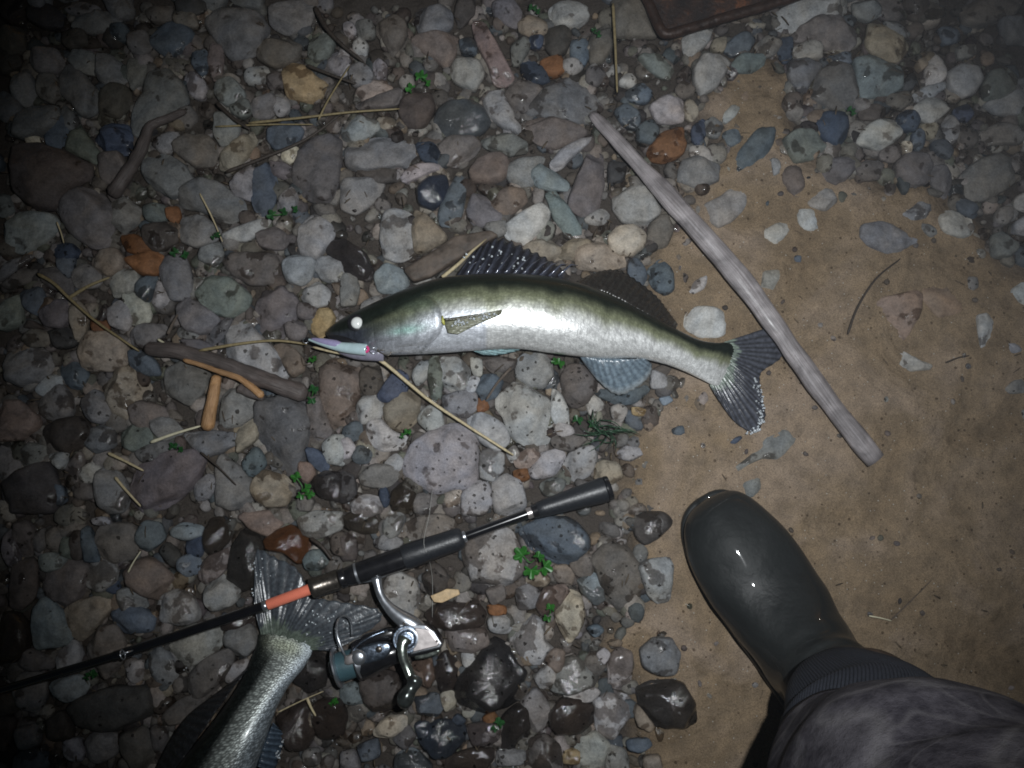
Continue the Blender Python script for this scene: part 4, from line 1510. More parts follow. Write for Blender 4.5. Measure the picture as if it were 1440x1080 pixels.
patch('gill_cover', bf1, lambda u: (0.25 + 0.08 * u, R(66) - 0.1 * math.sin(u * 3), R(150)), 0.0048, M_FISH, F1, lambda s, v: skin(s - 0.012, v) * 0.95, edge=0.03)
patch('cheek_plate', bf1, lambda u: (0.20 + 0.085 * u, R(72), R(132)), 0.0034, M_FISH, F1, lambda s, v: skin(s, v) * 0.9, edge=0.02)
# lower jaw and the dark gape
jaw = spline([(*P(466, 479, 0.040),), (*P(480, 489, 0.041),), (*P(505, 495, 0.043),), (*P(540, 496, 0.044),)], 14)
tube('lower_jaw', [Vector(q) for q in jaw], np.interp(np.linspace(0, 1, 14), [0, .2, .6, 1], [0.0035, 0.006, 0.0085, 0.010]), simple('jaw_skin', (0.28, 0.27, 0.34), 0.3, 0.1, 0.7, 0.2, 150), F1, 16)
gape = [P(460, 472, 0.047), P(475, 476, 0.053), P(492, 480, 0.057), P(510, 486, 0.057)]
tube('mouth_line', spline(gape, 12), [0.001, .0022, .003, .0036, .0038, .0038, .0036, .0032, .0028, .0024, .0018, .001], M_DARK, F1, 8)
# eye
ez = bf1(0.168, R(62)).z + 0.0032
eo = lathe('eye', P(502, 454, ez - 0.001), (0, 0, 1), [(-0.002, .0058), (0, .0066), (.0016, .0062), (.003, .0046), (.0038, .0024), (.0041, 0)], M_EYE, F1, 28)
lathe('eye_rim', P(501, 454, ez - 0.0028), (0, 0, 1), [(0, .0095), (0.0016, .0092), (0.0026, .0072)], M_DARK, F1, 28)
# fins
dk, blu = (0.02, 0.022, 0.03), (0.10, 0.12, 0.17)
fin('first_dorsal_fin', [(640, 391), (690, 389), (745, 389), (798, 395)], [(668, 352), (700, 334), (738, 347), (775, 366), (803, 389)], 0.047, 0.030, 13, 0.0020, (0.05, 0.055, 0.075), (0.018, 0.018, 0.024), F1, 12, 0.10)
tube('leading_fin_spine', [P(622, 390, .046), P(645, 371, .04), P(664, 353, .034), P(684, 336, .03)], [0.0022, .002, .0015, .0006], M_STRAW, F1, 8)
fin('second_dorsal_fin', [(803, 400), (850, 412), (905, 440), (950, 463)], [(818, 392), (845, 381), (872, 380), (900, 397), (925, 418), (940, 438), (953, 456)], 0.040, 0.026, 20, 0.0007, (0.035, 0.032, 0.028), (0.03, 0.026, 0.022), F1, 10, 0.05)
fin('anal_fin', [(815, 500), (860, 504), (908, 505)], [(822, 512), (843, 538), (868, 555), (893, 547), (914, 528), (917, 512)], 0.040, 0.024, 12, 0.0003, (0.12, 0.16, 0.20), (0.20, 0.26, 0.31), F1, 10, 0.02, tipcol=(0.42, 0.46, 0.48))
fin('pelvic_fin', [(648, 484, .041), (662, 492, .040)], [(735, 487, .041), (728, 493, .036), (700, 499, .034), (680, 499, .033)], 0.04, 0.04, 7, 0.0006, (0.20, 0.32, 0.34), (0.34, 0.50, 0.52), F1, 10)
zp = bf1(0.42, R(80)).z + 0.003
fin('pectoral_fin', [(623, 449, zp - .001), (630, 468, zp - .002)], [(706, 436, zp + .001), (702, 443, zp), (674, 455, zp - .001), (644, 470, zp - .002)], zp, zp, 9, 0.0003, (0.16, 0.16, 0.10), (0.34, 0.35, 0.27), F1, 10)
tube('pectoral_fin_edge', spline([P(622, 450, zp + .001), P(645, 448, zp + .0012), P(672, 443, zp + .0016), P(704, 436, zp + .001)], 14), np.interp(np.linspace(0, 1, 14), [0, .3, 1], [.0018, .0014, .0003]), simple('olive_fin_edge', (0.045, 0.042, 0.02), 0.25, 0, 0.7, 0.4, 300), F1, 8)
tube('pectoral_fin_root', [P(622, 444, zp + .001), P(623, 452, zp + .002), P(625, 457, zp)], [0.0008, .0019, .0008], simple('yellow_root', (0.5, 0.5, 0.12), 0.3), F1, 8)
fin('tail_fin', [(1018, 481, .0235), (1024, 512, .0235), (998, 541, .0235)],
    [(1078, 461, .018), (1106, 484, .017), (1097, 505, .017), (1072, 523, .017), (1069, 540, .018), (1074, 566, .017), (1076, 590, .016), (1060, 608, .016), (1034, 594, .017), (1010, 562, .022)],
    0.028, 0.018, 22, 0.0004, (0.035, 0.036, 0.042), (0.085, 0.092, 0.115), F1, 26, 0.02, rootcol=(0.27, 0.33, 0.28))
pts = []
for k in range(60):
    t = k / 59; q = spline([(1064, 533), (1071, 555), (1074, 580), (1068, 600), (1058, 608)], 60)[k]
    pts.append(P(q[0] + rg.gauss(-3, 3.5), q[1] + rg.gauss(0, 2), 0.0195))
for k in range(26):
    t = rg.random(); pts.append(P(636 + 66 * t + rg.gauss(0, 3), 456 - 16 * t + rg.gauss(0, 3), zp + 0.004))
for k in range(34):
    t = rg.random(); pts.append(P(650 + 95 * t, 383 - 42 * rg.random() * (1 - abs(t - .45)), 0.043))
drops(F1, pts)
# fine wet highlight ridges on the spines of the first dorsal
for k in range(11):
    x = 655 + k * 13
    tube('fin_ray', [P(x, 388, .0490), P(x + 10 + k * 0.8, 372, .0445), P(x + 22 + k * 0.6, 358 + abs(k - 3) * 2.2, .038)], [.0013, .0011, .0005], simple('wet_spine', (0.10, 0.11, 0.15), 0.15, 0.2, 1.0, 0.3, 300, 0.0003, 1.0) if k == 0 else bpy.data.materials['wet_spine'], F1, 7)

# second fish, only its rear half in the frame
F2 = thing('zander', 'second zander with scaly tail lying under the rod, head out of frame', 'fish', P(330, 1040, REST), None)
ST2 = [(92, 1493, 98, 1496, 2), (96, 1478, 112, 1490, 8), (104, 1450, 140, 1476, 14), (116, 1410, 176, 1450, 20), (130, 1365, 208, 1410, 25), (146, 1310, 240, 1360, 28), (164, 1250, 268, 1300, 30),
       (184, 1195, 298, 1240, 31), (205, 1150, 322, 1180, 31), (228, 1110, 346, 1125, 30), (252, 1075, 360, 1078, 28), (280, 1040, 374, 1038, 25), (305, 1008, 384, 1008, 21), (328, 975, 398, 978, 16),
       (345, 945, 412, 957, 12), (355, 922, 425, 942, 8.5), (361, 907, 433, 929, 6), (363, 897, 438, 920, 4), (366, 888, 440, 908, 2.4), (372, 880, 438, 896, 1.0)]


def skin2(s, v, top=True):
    n = mnoise.noise(Vector((s * 14, v * 5, 9.3))) * 0.05
    t = min(max((v - 0.33 - n) / 0.16, 0), 1); t = t * t * (3 - 2 * t)  # own dark back, widened by shade of that side put into the colour
    if s > 0.80: t = max(t, min(1, (s - 0.80) / 0.08) * min(max((v - 0.18) / 0.2, 0), 1))
    c = np.array((0.022, 0.028, 0.026)) * (1 - t) + np.array((0.50, 0.55, 0.52)) * t
    k = min(max((v - 0.66) / 0.2, 0), 1)
    c = c * (1 - k) + np.array((0.52, 0.60, 0.66)) * k
    k = math.exp(-((s - 0.90) / 0.06) ** 2 - ((v - 0.5) / 0.28) ** 2)
    return c * (1 - 0.7 * k) + np.array((0.66, 0.72, 0.50)) * 0.7 * k


body2, bf2 = build_body('body', ST2, 0.019, M_FISH2, F2, lenmm=520, skinf=skin2)
fin('tail_fin', [(368, 896, .0228), (402, 898, .0228), (438, 914, .0228)],
    [(357, 855, .026), (358, 800, .020), (362, 772, .018), (385, 782, .018), (415, 797, .019), (430, 820, .020), (434, 838, .021), (455, 842, .021), (492, 848, .021), (530, 856, .020), (536, 872, .019), (505, 896, .020), (470, 915, .024)],
    0.03, 0.02, 24, 0.00015, (0.085, 0.10, 0.115), (0.06, 0.068, 0.08), F2, 26, 0.02, rootcol=(0.17, 0.21, 0.17))
fin('anal_fin', [(384, 1016, .034), (372, 1045, .034), (362, 1078, .034)], [(392, 1024, .022), (400, 1036, .020), (394, 1060, .020), (386, 1085, .022)], .03, .02, 8, 0.0014, (0.10, 0.14, 0.19), (0.05, 0.07, 0.10), F2, 9)
fin('second_dorsal_fin', [(352, 935, .036), (315, 985, .036), (270, 1050, .036), (222, 1120, .036)], [(335, 952, .022), (300, 978, .020), (262, 1008, .020), (236, 1045, .020), (212, 1095, .022)], .03, .02, 16, 0.0008, (0.03, 0.032, 0.036), (0.022, 0.022, 0.024), F2, 9)
fin('first_dorsal_fin', [(205, 1145, .04), (175, 1215, .04), (150, 1290, .04)], [(188, 1130, .024), (130, 1190, .02), (128, 1285, .024)], .03, .02, 12, 0.002, (0.05, 0.055, 0.075), (0.018, 0.018, 0.024), F2, 9)
lathe('eye', P(130, 1462, bf2(.09, R(62)).z - .001), (0, 0, 1), [(-0.002, .0058), (0, .0066), (.0016, .0062), (.003, .0046), (.0041, 0)], M_EYE, F2, 24)
pts = []
for k in range(46):
    t = rg.random(); pts.append(P(425 + 80 * t + rg.gauss(0, 5), 880 + rg.gauss(0, 14) - 6 * t, 0.0285 - 0.006 * t))
for k in range(22):
    pts.append(P(363 + rg.gauss(0, 6), 785 + 60 * rg.random(), 0.0225))
for k in range(16):
    t = rg.random(); pts.append(P(384 + 8 * rg.random() + 8 * (1 - t), 1035 + 40 * t, .029))
drops(F2, pts, 0.0006, 0.0013)

# ------------------------------------------------------------------ lure in the zander's mouth
LZ = 0.058
L1 = thing('fishing_lure', 'slim pearl and lilac minnow lure in the zander\'s mouth', 'lure', P(475, 486, LZ - 0.01))
lp = spline([(*P(432, 477, LZ - .006),), (*P(452, 482, LZ - .001),), (*P(480, 488, LZ),), (*P(508, 491, LZ),), (*P(518, 492, LZ),)], 26)
tube('lure_body', lp, [0.0010 + 0.0056 * math.sin(min(1, (i / 25) * 1.25 + 0.02) * math.pi / 2) ** 1.3 * (1 if i < 23 else (26 - i) / 3.2) for i in range(26)], M_PEARL, L1, 16)
tube('lure_back', [Vector(q) + Vector((0.0, 0.0016, 0.0008)) for q in lp[2:15]], [0.0012 + 0.0042 * math.sin((i / 12) * math.pi * .5) * (1 if i < 9 else (13 - i) / 4) for i in range(13)], M_LILAC, L1, 12)
lathe('lure_eye', P(514, 491, LZ + 0.0040), (0, 0, 1), [(-.002, .0044), (0, .0042), (.0012, .0030), (.0018, 0)], M_PINK, L1, 20)
lathe('lure_pupil', P(514, 491, LZ + 0.0056), (0, 0, 1), [(-.001, .0019), (0.0004, .0016), (.0008, 0)], M_DARK, L1, 16)
lathe('lure_nose', P(432, 477, LZ - .006), (P(432, 477, LZ) - P(445, 480, LZ)), [(-.002, .0024), (0, .0026), (.002, .0018), (.003, 0)], M_BLACKPL, L1, 12)


def ring(name, c, r, rr, nrm, mat, parent, n=24):
    nrm = Vector(nrm).normalized(); u = nrm.orthogonal().normalized(); w = nrm.cross(u)
    pts_ = [Vector(c) + (u * math.cos(2 * math.pi * i / n) + w * math.sin(2 * math.pi * i / n)) * r for i in range(n + 1)]
    return tube(name, pts_, rr, mat, parent, 6)


ring('split_ring', P(525, 493, LZ), 0.0035, 0.0006, (0.2, 0.3, 1), M_CHROME, L1)
ring('split_ring', P(430, 479, LZ - .008), 0.0030, 0.0005, (0.2, 0.3, 1), M_CHROME, L1)
for k, (hx, hy) in enumerate(((545, 500), (538, 484), (550, 492))):
    a, b = P(529, 493, LZ - .001), P(hx, hy, LZ - 0.002)
    d = (b - a); n_ = Vector((-d.y, d.x, 0)).normalized() * (1 if k != 1 else -1)
    tube('hook', spline([a, a + d * .6, b, b + d * .16 + n_ * .004, b - d * .05 + n_ * .0075, b - d * .25 + n_ * .006], 16), [0.0007] * 13 + [.0005, .0003, .0001], M_BRONZE, L1, 6)

# ------------------------------------------------------------------ rod
RZ = 0.050
ROD = thing('fishing_rod', 'black spinning rod with an orange band and black grips lying on the stones', 'fishing rod', P(600, 775, 0.03))


def RP(x, dz=0.0, off=0.0):
    y = np.interp(x, [-700, 0, 240, 380, 440, 500, 560, 650, 757, 858, 870], [1185, 971, 899, 849.5, 827, 807, 787, 756, 717, 686, 682])
    z = np.interp(x, [-700, 0, 380, 870], [0.040, 0.044, 0.050, 0.046]) + dz
    return P(x, y + off, z)


def rodpart(name, xs, rs, mat, seg=24):
    o = tube(name, [RP(x) for x in xs], [r * 0.001 for r in rs], mat, ROD, seg)
    m = o.modifiers.new('edge', 'EDGE_SPLIT'); m.split_angle = R(40)
    return o


rodpart('blank', [-700, -300, 0, 180, 378], [2.6, 3.3, 4.2, 4.8, 5.4], M_BLANK)
rodpart('orange_band', [376, 377, 436, 440], [5.0, 5.7, 5.9, 5.9], M_ORANGE)
rodpart('winding_check', [370, 371, 375, 376], [5.5, 5.9, 5.9, 5.4], M_CHROME)
rodpart('collar', [437, 438, 441, 446, 447, 452, 453, 458, 459, 464, 465, 472, 477, 478], [7, 10.6, 11.6, 11.4, 10.9, 11.3, 10.8, 11.2, 10.8, 11.2, 10.9, 11.2, 11, 8], M_BRONZE)
rodpart('locking_nut', [478, 479, 486, 487, 492, 493, 500], [8, 10.2, 10.2, 9.6, 10.4, 10.6, 10.6], M_BLACKPL)
rodpart('reel_seat', [498, 499, 510, 530, 545, 560, 570], [9, 11.2, 11.6, 11.8, 12.2, 12.6, 12.2], M_BLACKPL)
rodpart('foregrip', [566, 568, 574, 600, 625, 640, 647, 651, 652], [11, 12.9, 13.6, 13.2, 12.2, 12.2, 11.6, 9.4, 5.4], M_GRIP, 32)
rodpart('seat_ring', [500, 501, 504, 505], [10.4, 11.5, 11.5, 10.4], M_CHROME)
rodpart('rear_blank', [650, 700, 760], [5.2, 5.1, 5.3], M_BLANK)
rodpart('silver_winding', [651, 652, 655, 656], [5.2, 6.4, 6.4, 5.2], M_CHROME)
rodpart('silver_winding', [741, 742, 748, 749], [5.2, 6.2, 6.2, 5.2], M_SATIN)
rodpart('butt_collar', [748, 749, 756, 757], [5.4, 7.4, 8.2, 6], M_BLACKPL)
rodpart('butt_grip', [755, 757, 765, 790, 815, 835, 846, 851, 852], [7.0, 8.6, 9.3, 10.6, 12.2, 13.2, 13.8, 13.6, 12.6], M_GRIP, 32)
rodpart('butt_cap', [851.5, 852.5, 856, 858.5, 859], [12.4, 13.9, 13.9, 13.0, 11], M_BLACKPL, 32)
rodpart('guide_wrap', [160, 162, 186, 188], [4.8, 5.5, 5.6, 4.9], M_BLANK)
gp = RP(176, 0.004)
ring('line_guide', gp + Vector((0, -0.001, 0.006)), 0.0048, 0.0008, (0.95, 0.3, 0.1), M_CHROME, ROD, 24)
tube('guide_foot', [RP(166, .005), RP(174, .0075), RP(186, .005)], [.0008, .0013, .0008], M_CHROME, ROD, 8)

# ------------------------------------------------------------------ reel
REEL = thing('fishing_reel', 'silver spinning reel with a teal line spool fixed under the rod', 'fishing reel', P(560, 905, 0.03))
# foot and stem
tube('reel_foot', [RP(506, .000, 14), RP(522, .001, 14), RP(540, .001, 13), RP(562, 0.0, 11)], [.0012, .0036, .0036, .0012], M_CHROME, REEL, 12, flat=0.5)
stem = spline([(*P(529, 812, .052),), (*P(535, 836, .055),), (*P(549, 856, .057),), (*P(572, 874, .058),), (*P(598, 886, .057),)], 22)
tube('stem', stem, [0.0062, .0052, .0047, .0044, .0043, .0043, .0044, .0046, .0049, .0053, .0058, .0064, .0070, .0076, .0082, .0088, .009, .009, .0085, .0075, .006, .004], M_CHROME, REEL, 18, flat=0.8)
# housing: dark body, satin side plate inside a chrome frame
prism('housing', [(556, 882), (566, 875), (598, 877), (612, 888), (623, 906), (619, 914), (600, 920), (575, 925), (556, 918), (550, 900)], 0.030, 0.060, M_BLACKPL, REEL, 0.004, True)
prism('side_frame', [(560, 878), (598, 879), (611, 889), (622, 906), (619, 911), (577, 921), (568, 905)], 0.058, 0.0645, M_CHROME, REEL, 0.0016, False)
prism('side_plate', [(583, 883), (603, 885), (618, 905), (616, 909), (580, 918)], 0.063, 0.0665, M_SATIN, REEL, 0.0012, False)
prism('lower_frame', [(582, 922), (618, 913), (616, 921), (600, 926), (584, 928)], 0.040, 0.054, M_GREENST, REEL, 0.0015, False)
for sx, sy in ((568, 877), (614, 902), (575, 926)):
    lathe('screw', P(sx, sy, .066), (0, 0, 1), [(-.002, .0016), (0, .0016), (.0005, .0011), (.0005, 0)], M_BRONZE, REEL, 14)
lathe('gear_cover', P(572, 899, .062), (0.05, 0.05, 1), [(0, .0145), (.003, .0145), (.0042, .0135), (.0042, .0118), (.0058, .0112), (.0058, .0098), (.0076, .0092), (.0082, .0078), (.0082, .006), (.0098, .0056), (.0100, 0)], M_STEEL, REEL, 48)
lathe('gear_ring', P(572, 899, .066), (0.05, 0.05, 1), [(0, .0120), (.0018, .0118), (.0021, .0106), (.0010, .0100)], M_CHROME, REEL, 48)
# rotor
rax = (P(560, 912, .05) - P(480, 935, .05)).normalized()
lathe('rotor', P(505, 931, .044), rax, [(-.004, .0165), (-.003, .0190), (-.001, .0190), (-.0005, .0180), (.001, .0180), (.0015, .0190), (.006, .0188), (.012, .0178), (.022, .0152), (.034, .0130), (.042, .0125), (.046, .010)], M_BLACKPL, REEL, 48)
prism('rotor_arm', [(500, 915), (512, 908), (530, 903), (545, 903), (551, 909), (549, 918), (540, 927), (520, 933), (502, 936)], 0.056, 0.0635, M_STEEL, REEL, 0.0022, True)
lathe('arm_rivet', P(533, 913, .0635), (0, 0, 1), [(-.001, .0036), (0.0006, .0034), (.0014, .0022), (.0015, 0)], M_BRONZE, REEL, 20)
lathe('bail_pivot', P(505, 924, .061), (0, 0, 1), [(0, .0082), (.003, .0080), (.0048, .0066), (.0058, .004), (.006, 0)], M_CHROME, REEL, 32)
prism('line_roller', [(484, 923), (503, 917), (506, 931), (489, 936), (484, 934)], 0.0585, 0.0655, M_SATIN, REEL, 0.0015, True)
tube('rotor_edge', spline([(*P(545, 886, .052),), (*P(520, 896, .056),), (*P(500, 910, .056),), (*P(492, 920, .055),)], 14), .0012, M_STEEL, REEL, 8)
prism('rotor_guard', [(492, 906), (510, 894), (540, 884), (555, 884), (556, 900), (530, 904), (506, 912), (494, 918)], 0.034, 0.052, M_BLACKPL, REEL, 0.004, True)
tube('bail_wire', spline([(*P(485, 922, .062),), (*P(479, 908, .064),), (*P(474, 892, .063),), (*P(474, 876, .058),), (*P(480, 867, .050),), (*P(489, 868, .042),), (*P(494, 878, .036),), (*P(495, 895, .034),)], 30), .00125, M_CHROME, REEL, 10)
# spool
lathe('spool', P(471, 940, .046), rax, [(0, .012), (0.0004, .0195), (.0016, .0212), (.0030, .0212), (.0040, .0195), (.0042, .0130), (.006, .0130), (.0225, .0130), (.0226, .0165), (.025, .0180), (.030, .0170)], M_CHROME, REEL, 56)
lathe('wound_line', P(471, 940, .046), rax, [(.0043, .0130), (.0044, .0150), (.008, .0154), (.014, .0152), (.020, .0149), (.0222, .0146), (.0224, .0140)], M_LINE, REEL, 56)
lathe('drag_knob', P(471, 940, .046), -rax, [(-0.001, .011), (.003, .010), (.0045, .0085), (.005, 0)], M_BLACKPL, REEL, 32)
# crank and knob
tube('handle_arm', spline([(*P(571, 897, .073),), (*P(566, 908, .076),), (*P(567, 924, .079),), (*P(573, 940, .082),), (*P(579, 955, .083),)], 20), [0.0066, .0068, .0066, .0062, .0058, .0055, .0053, .0051, .005, .005, .005, .005, .005, .005, .005, .005, .005, .005, .005, .004], M_GREENST, REEL, 18, flat=0.6)
kp = spline([(*P(586, 950, .084),), (*P(581, 963, .086),), (*P(572, 978, .088),), (*P(566, 996, .088),)], 20)
tube('knob', kp, [0.003, .0062, .0074, .0079, .0080, .0078, .0073, .0067, .0064, .0065, .0070, .0077, .0082, .0085, .0085, .0083, .0079, .0070, .0055, .002], simple('knob_metal', (0.12, 0.135, 0.13), 0.22, 0.8, 0.7, 0.5, 160, 0.0002, 0.3), REEL, 20)
lathe('knob_cap', P(572, 978, .0945), (0, 0, 1), [(-.002, .0034), (0, .0032), (.0006, .002), (.0006, 0)], M_SATIN, REEL, 16)

# the loose nylon line over the grip
fl = tube('fishing_line', spline([(*P(608, 688, .020),), (*P(604, 722, .045),), (*P(596, 762, .0632),), (*P(603, 785, .055),), (*P(608, 815, .024),), (*P(608, 868, .022),)], 30), .00022, M_NYLON, None, 6)
tag(fl, 'thin clear fishing line looped loosely over the black foregrip', 'fishing line')

# ------------------------------------------------------------------ pole, driftwood, twigs, straws
n = 60
pl = spline([(*P(832, 160, .016),), (*P(870, 200, .028),), (*P(915, 250, .030),), (*P(968, 308, .032),), (*P(1030, 378, .034),), (*P(1088, 455, .036),), (*P(1130, 515, .032),), (*P(1180, 583, .027),), (*P(1232, 647, .024),)], n)
pr = np.interp(np.linspace(0, 1, n), [0, .03, .2, .4, .55, .7, .96, 1], [.005, .0070, .0098, .0124, .0122, .0115, .0118, .0108])
pr = [r * (1 + 0.05 * math.sin(i * 0.45) + 0.04 * mnoise.noise(Vector((i * .2, 0, 0)))) for i, r in enumerate(pr)]
pole = tube('wooden_pole', pl, pr, M_POLE, None, 28, rough=0.15, nscale=30, flat=0.65)
tag(pole, 'long pale weathered wooden pole lying across the zander\'s tail', 'pole')


def stick(name, label, cat, pxs, rmm, mat, z=None, seg=8, rough=0.08, group=None, parent=None, taper=(1.0, 0.6), flat=1.0):
    m = 8 + 4 * len(pxs)
    if z is None: z = 0.026
    pts_ = []
    for i, q in enumerate(pxs):
        zz = q[2] if len(q) > 2 else z
        pts_.append(tuple(P(q[0], q[1], zz)))
    cv = spline(pts_, m) if len(pts_) > 1 else pts_
    rs = [rmm * .001 * (taper[0] + (taper[1] - taper[0]) * i / (m - 1)) for i in range(m)]
    rs[0] *= 0.6; rs[-1] *= 0.5
    o = tube(name, cv, rs, mat, parent, seg, rough=rough, nscale=120, flat=flat)
    if parent is None: tag(o, label, cat, group)
    return o


dr = thing('driftwood_branch', 'dark driftwood branch with orange bare strips left of the lure', 'driftwood', P(330, 520, .02))
stick('branch', None, None, [(205, 490, .022), (245, 493), (285, 503), (320, 514), (355, 528), (390, 541), (432, 556, .024)], 10.0, M_DRIFT, .027, 16, 0.22, parent=dr, taper=(0.8, 1.0))
stick('bare_strip', None, None, [(258, 506), (285, 514), (310, 523), (335, 531), (352, 543), (370, 558)], 3.6, M_BARE, .032, 10, 0.2, parent=dr, taper=(0.7, 1.2))
stick('branch_root', None, None, [(335, 545), (352, 553), (372, 560)], 6.0, M_DRIFT, .024, 12, 0.2, parent=dr)
so_ = stick('stripped_stick', 'short orange-brown stripped stick standing out below the dark driftwood branch', 'stick', [(305, 528, .026), (300, 556, .027), (291, 605, .022)], 7.2, M_BARE, .024, 14, 0.10, taper=(0.75, 1.1))
rt = stick('driftwood_root', 'curved grey-brown root lying on dark stones at upper left', 'driftwood', [(158, 276, .024), (178, 245, .028), (198, 212, .032), (210, 180, .032), (232, 168, .030), (262, 156, .026)], 8.0, M_DRIFT, .028, 14, 0.22, taper=(1.1, 0.5))
bk = prism('bark_strip', [(566, 378), (600, 357), (640, 330), (690, 322), (702, 330), (680, 342), (640, 366), (605, 388), (580, 396)], 0.014, 0.029, simple('rough_bark', (0.10, 0.078, 0.062), 0.65, 0, 0.4, 0.6, 70, 0.003), None, 0.004, True)
tag(bk, 'flat brown bark strip tucked behind the zander\'s spiny dorsal fin', 'bark')
STICKS = [
    ('straw', 'long pale straw running from the lure down past the biggest pale stone', 'straw', [(522, 500, .046), (545, 514, .040), (600, 560, .034), (650, 594, .032), (722, 640, .028)], 2.3, M_STRAW),
    ('straw', 'short cut pale straw below the orange-brown stick', 'straw', [(212, 622, .026), (245, 610, .027), (282, 599, .026)], 2.0, M_PALE),
    ('dry_stem', 'yellowish stem reaching from the driftwood branch to the lure', 'stem', [(280, 493, .034), (340, 483, .034), (388, 479, .034), (432, 484, .032)], 1.9, M_STRAWY),
    ('dry_stem', 'thin dry stem running under the lure beside the fish jaw', 'stem', [(440, 488, .036), (478, 497, .038), (525, 501, .040)], 1.4, M_STRAW),
    ('straw', 'upper of two long straws near the ochre yellow stone', 'straw', [(350, 173, .028), (420, 166, .030), (490, 158, .030), (562, 153, .028)], 1.7, M_STRAWY),
    ('straw', 'lower and fainter of two long straws near the ochre yellow stone', 'straw', [(303, 178, .026), (380, 175, .027), (440, 175, .028)], 1.2, M_STRAWY),
    ('straw', 'short upright straw rising above the two long straws', 'straw', [(448, 168, .030), (462, 140, .032), (492, 92, .030)], 1.3, M_STRAWY),
    ('straw', 'tan straw standing upright in picture just above the pole end', 'straw', [(862, 5, .026), (865, 60, .027), (868, 130, .026)], 2.0, M_STRAWY),
    ('straw', 'thin slanting straw over the grey stones above a green sprig', 'straw', [(281, 272, .028), (298, 305, .029), (313, 340, .027)], 1.1, M_STRAW),
    ('straw', 'tiny straw beside the oval mauve stone', 'straw', [(80, 312, .026), (86, 328, .027), (90, 342, .026)], 1.0, M_STRAW),
    ('twig', 'tan twig under the belly slanting onto a dark blue stone', 'twig', [(719, 517, .028), (700, 538, .028), (684, 562, .026)], 1.8, M_BARK),
    ('twig', 'black twig curving down at the top beside the rounded grey stones', 'twig', [(443, 10, .030), (458, 38, .032), (480, 62, .032), (512, 88, .028)], 3.0, M_TWIG),
    ('twig', 'black twig slanting from the ochre yellow stone toward the top edge twig', 'twig', [(432, 92, .030), (460, 103, .031), (500, 118, .029)], 2.2, M_TWIG),
    ('twig', 'long dark twig running below the two long straws', 'twig', [(318, 242, .026), (370, 222, .028), (430, 196, .029), (480, 160, .028)], 2.4, M_TWIG),
    ('twig', 'dark twig crossing above the two long straws at their left end', 'twig', [(305, 145, .028), (330, 168, .029), (352, 182, .028)], 2.6, M_TWIG),
    ('twig', 'thin brown twig lying on the sand right of the pole', 'twig', [(1192, 470, .014), (1206, 432, .015), (1232, 392, .017), (1266, 364, .015)], 1.5, M_TWIG),
    ('twig', 'tiny dark twig on bare sand below the pale flat stone', 'twig', [(1330, 510, .013), (1348, 503, .014), (1363, 500, .013)], 1.1, M_TWIG),
    ('dry_stem', 'thin brown stem on the sand right of the boot', 'stem', [(1253, 872, .014), (1278, 848, .017), (1310, 816, .014)], 0.8, M_BARK),
    ('dry_stem', 'thin pale stem on the sand meeting the brown stem', 'stem', [(1222, 866, .013), (1238, 869, .015), (1254, 873, .014)], 0.9, M_PALE),
    ('straw', 'pale split straw among stones left of the green sprig', 'straw', [(152, 637, .026), (175, 648, .028), (202, 662, .026)], 1.9, M_STRAW),
    ('straw', 'pale curved straw below the split straw', 'straw', [(162, 671, .026), (176, 688, .028), (198, 712, .026)], 1.8, M_STRAW),
    ('twig', 'thin black twig on the mauve-grey rock left of the green sprig', 'twig', [(282, 636, .028), (305, 655, .031), (332, 682, .029)], 1.3, M_TWIG),
    ('twig', 'dark twig curled beside the pale bluish stone above the gunmetal collar', 'twig', [(437, 757, .028), (452, 768, .034), (467, 787, .033)], 2.4, M_TWIG),
    ('straw', 'short straw on dark wet stones under the reel spool', 'straw', [(432, 982, .028), (437, 994, .029), (444, 1007, .028)], 1.7, M_STRAW),
    ('straw', 'thin pale straw above the black rod blank on reddish stone', 'straw', [(180, 805, .030), (188, 790, .031), (198, 775, .030)], 1.0, M_PALE),
    ('straw', 'short pale straw splinter above the dark driftwood branch', 'straw', [(222, 477, .028), (232, 483, .029), (241, 487, .028)], 1.4, M_PALE),
    ('twig', 'brown twig splinter pointing up left of the whitish patterned stone', 'twig', [(236, 470, .028), (243, 455, .029), (250, 442, .028)], 2.0, M_BARK),
    ('straw', 'tan straw under the second fish beside its anal fin', 'straw', [(390, 1002, .026), (425, 985, .026), (455, 972, .026)], 0.8, M_STRAW),
]
for nm, lb, ct, pp, rr_, mt in STICKS:
    stick(nm, lb, ct, pp, rr_, mt)
fk = thing('forked_stem', 'yellow forked dry stem lying over the stones at left', 'stem', P(120, 440, .026))
stick('main_stem', None, None, [(53, 385, .028), (75, 398), (97, 419), (130, 448), (165, 473), (196, 494, .027)], 2.0, M_STRAWY, .031, parent=fk)
stick('side_stem', None, None, [(97, 419, .031), (125, 402, .031), (154, 390, .028)], 2.2, M_STRAWY, .031, parent=fk)

# dry leaf / wood chip
chip = prism('wood_chip', [(605, 838), (620, 832), (628, 828), (645, 829), (647, 836), (636, 841), (622, 848), (610, 847)], 0.024, 0.0275, simple('chip_wood', (0.55, 0.40, 0.23), 0.6, 0, 0.4, 0.25, 250, 0.0008), None, 0.0012, True)
tag(chip, 'pale orange wood chip lying right of the reel foot', 'wood chip')

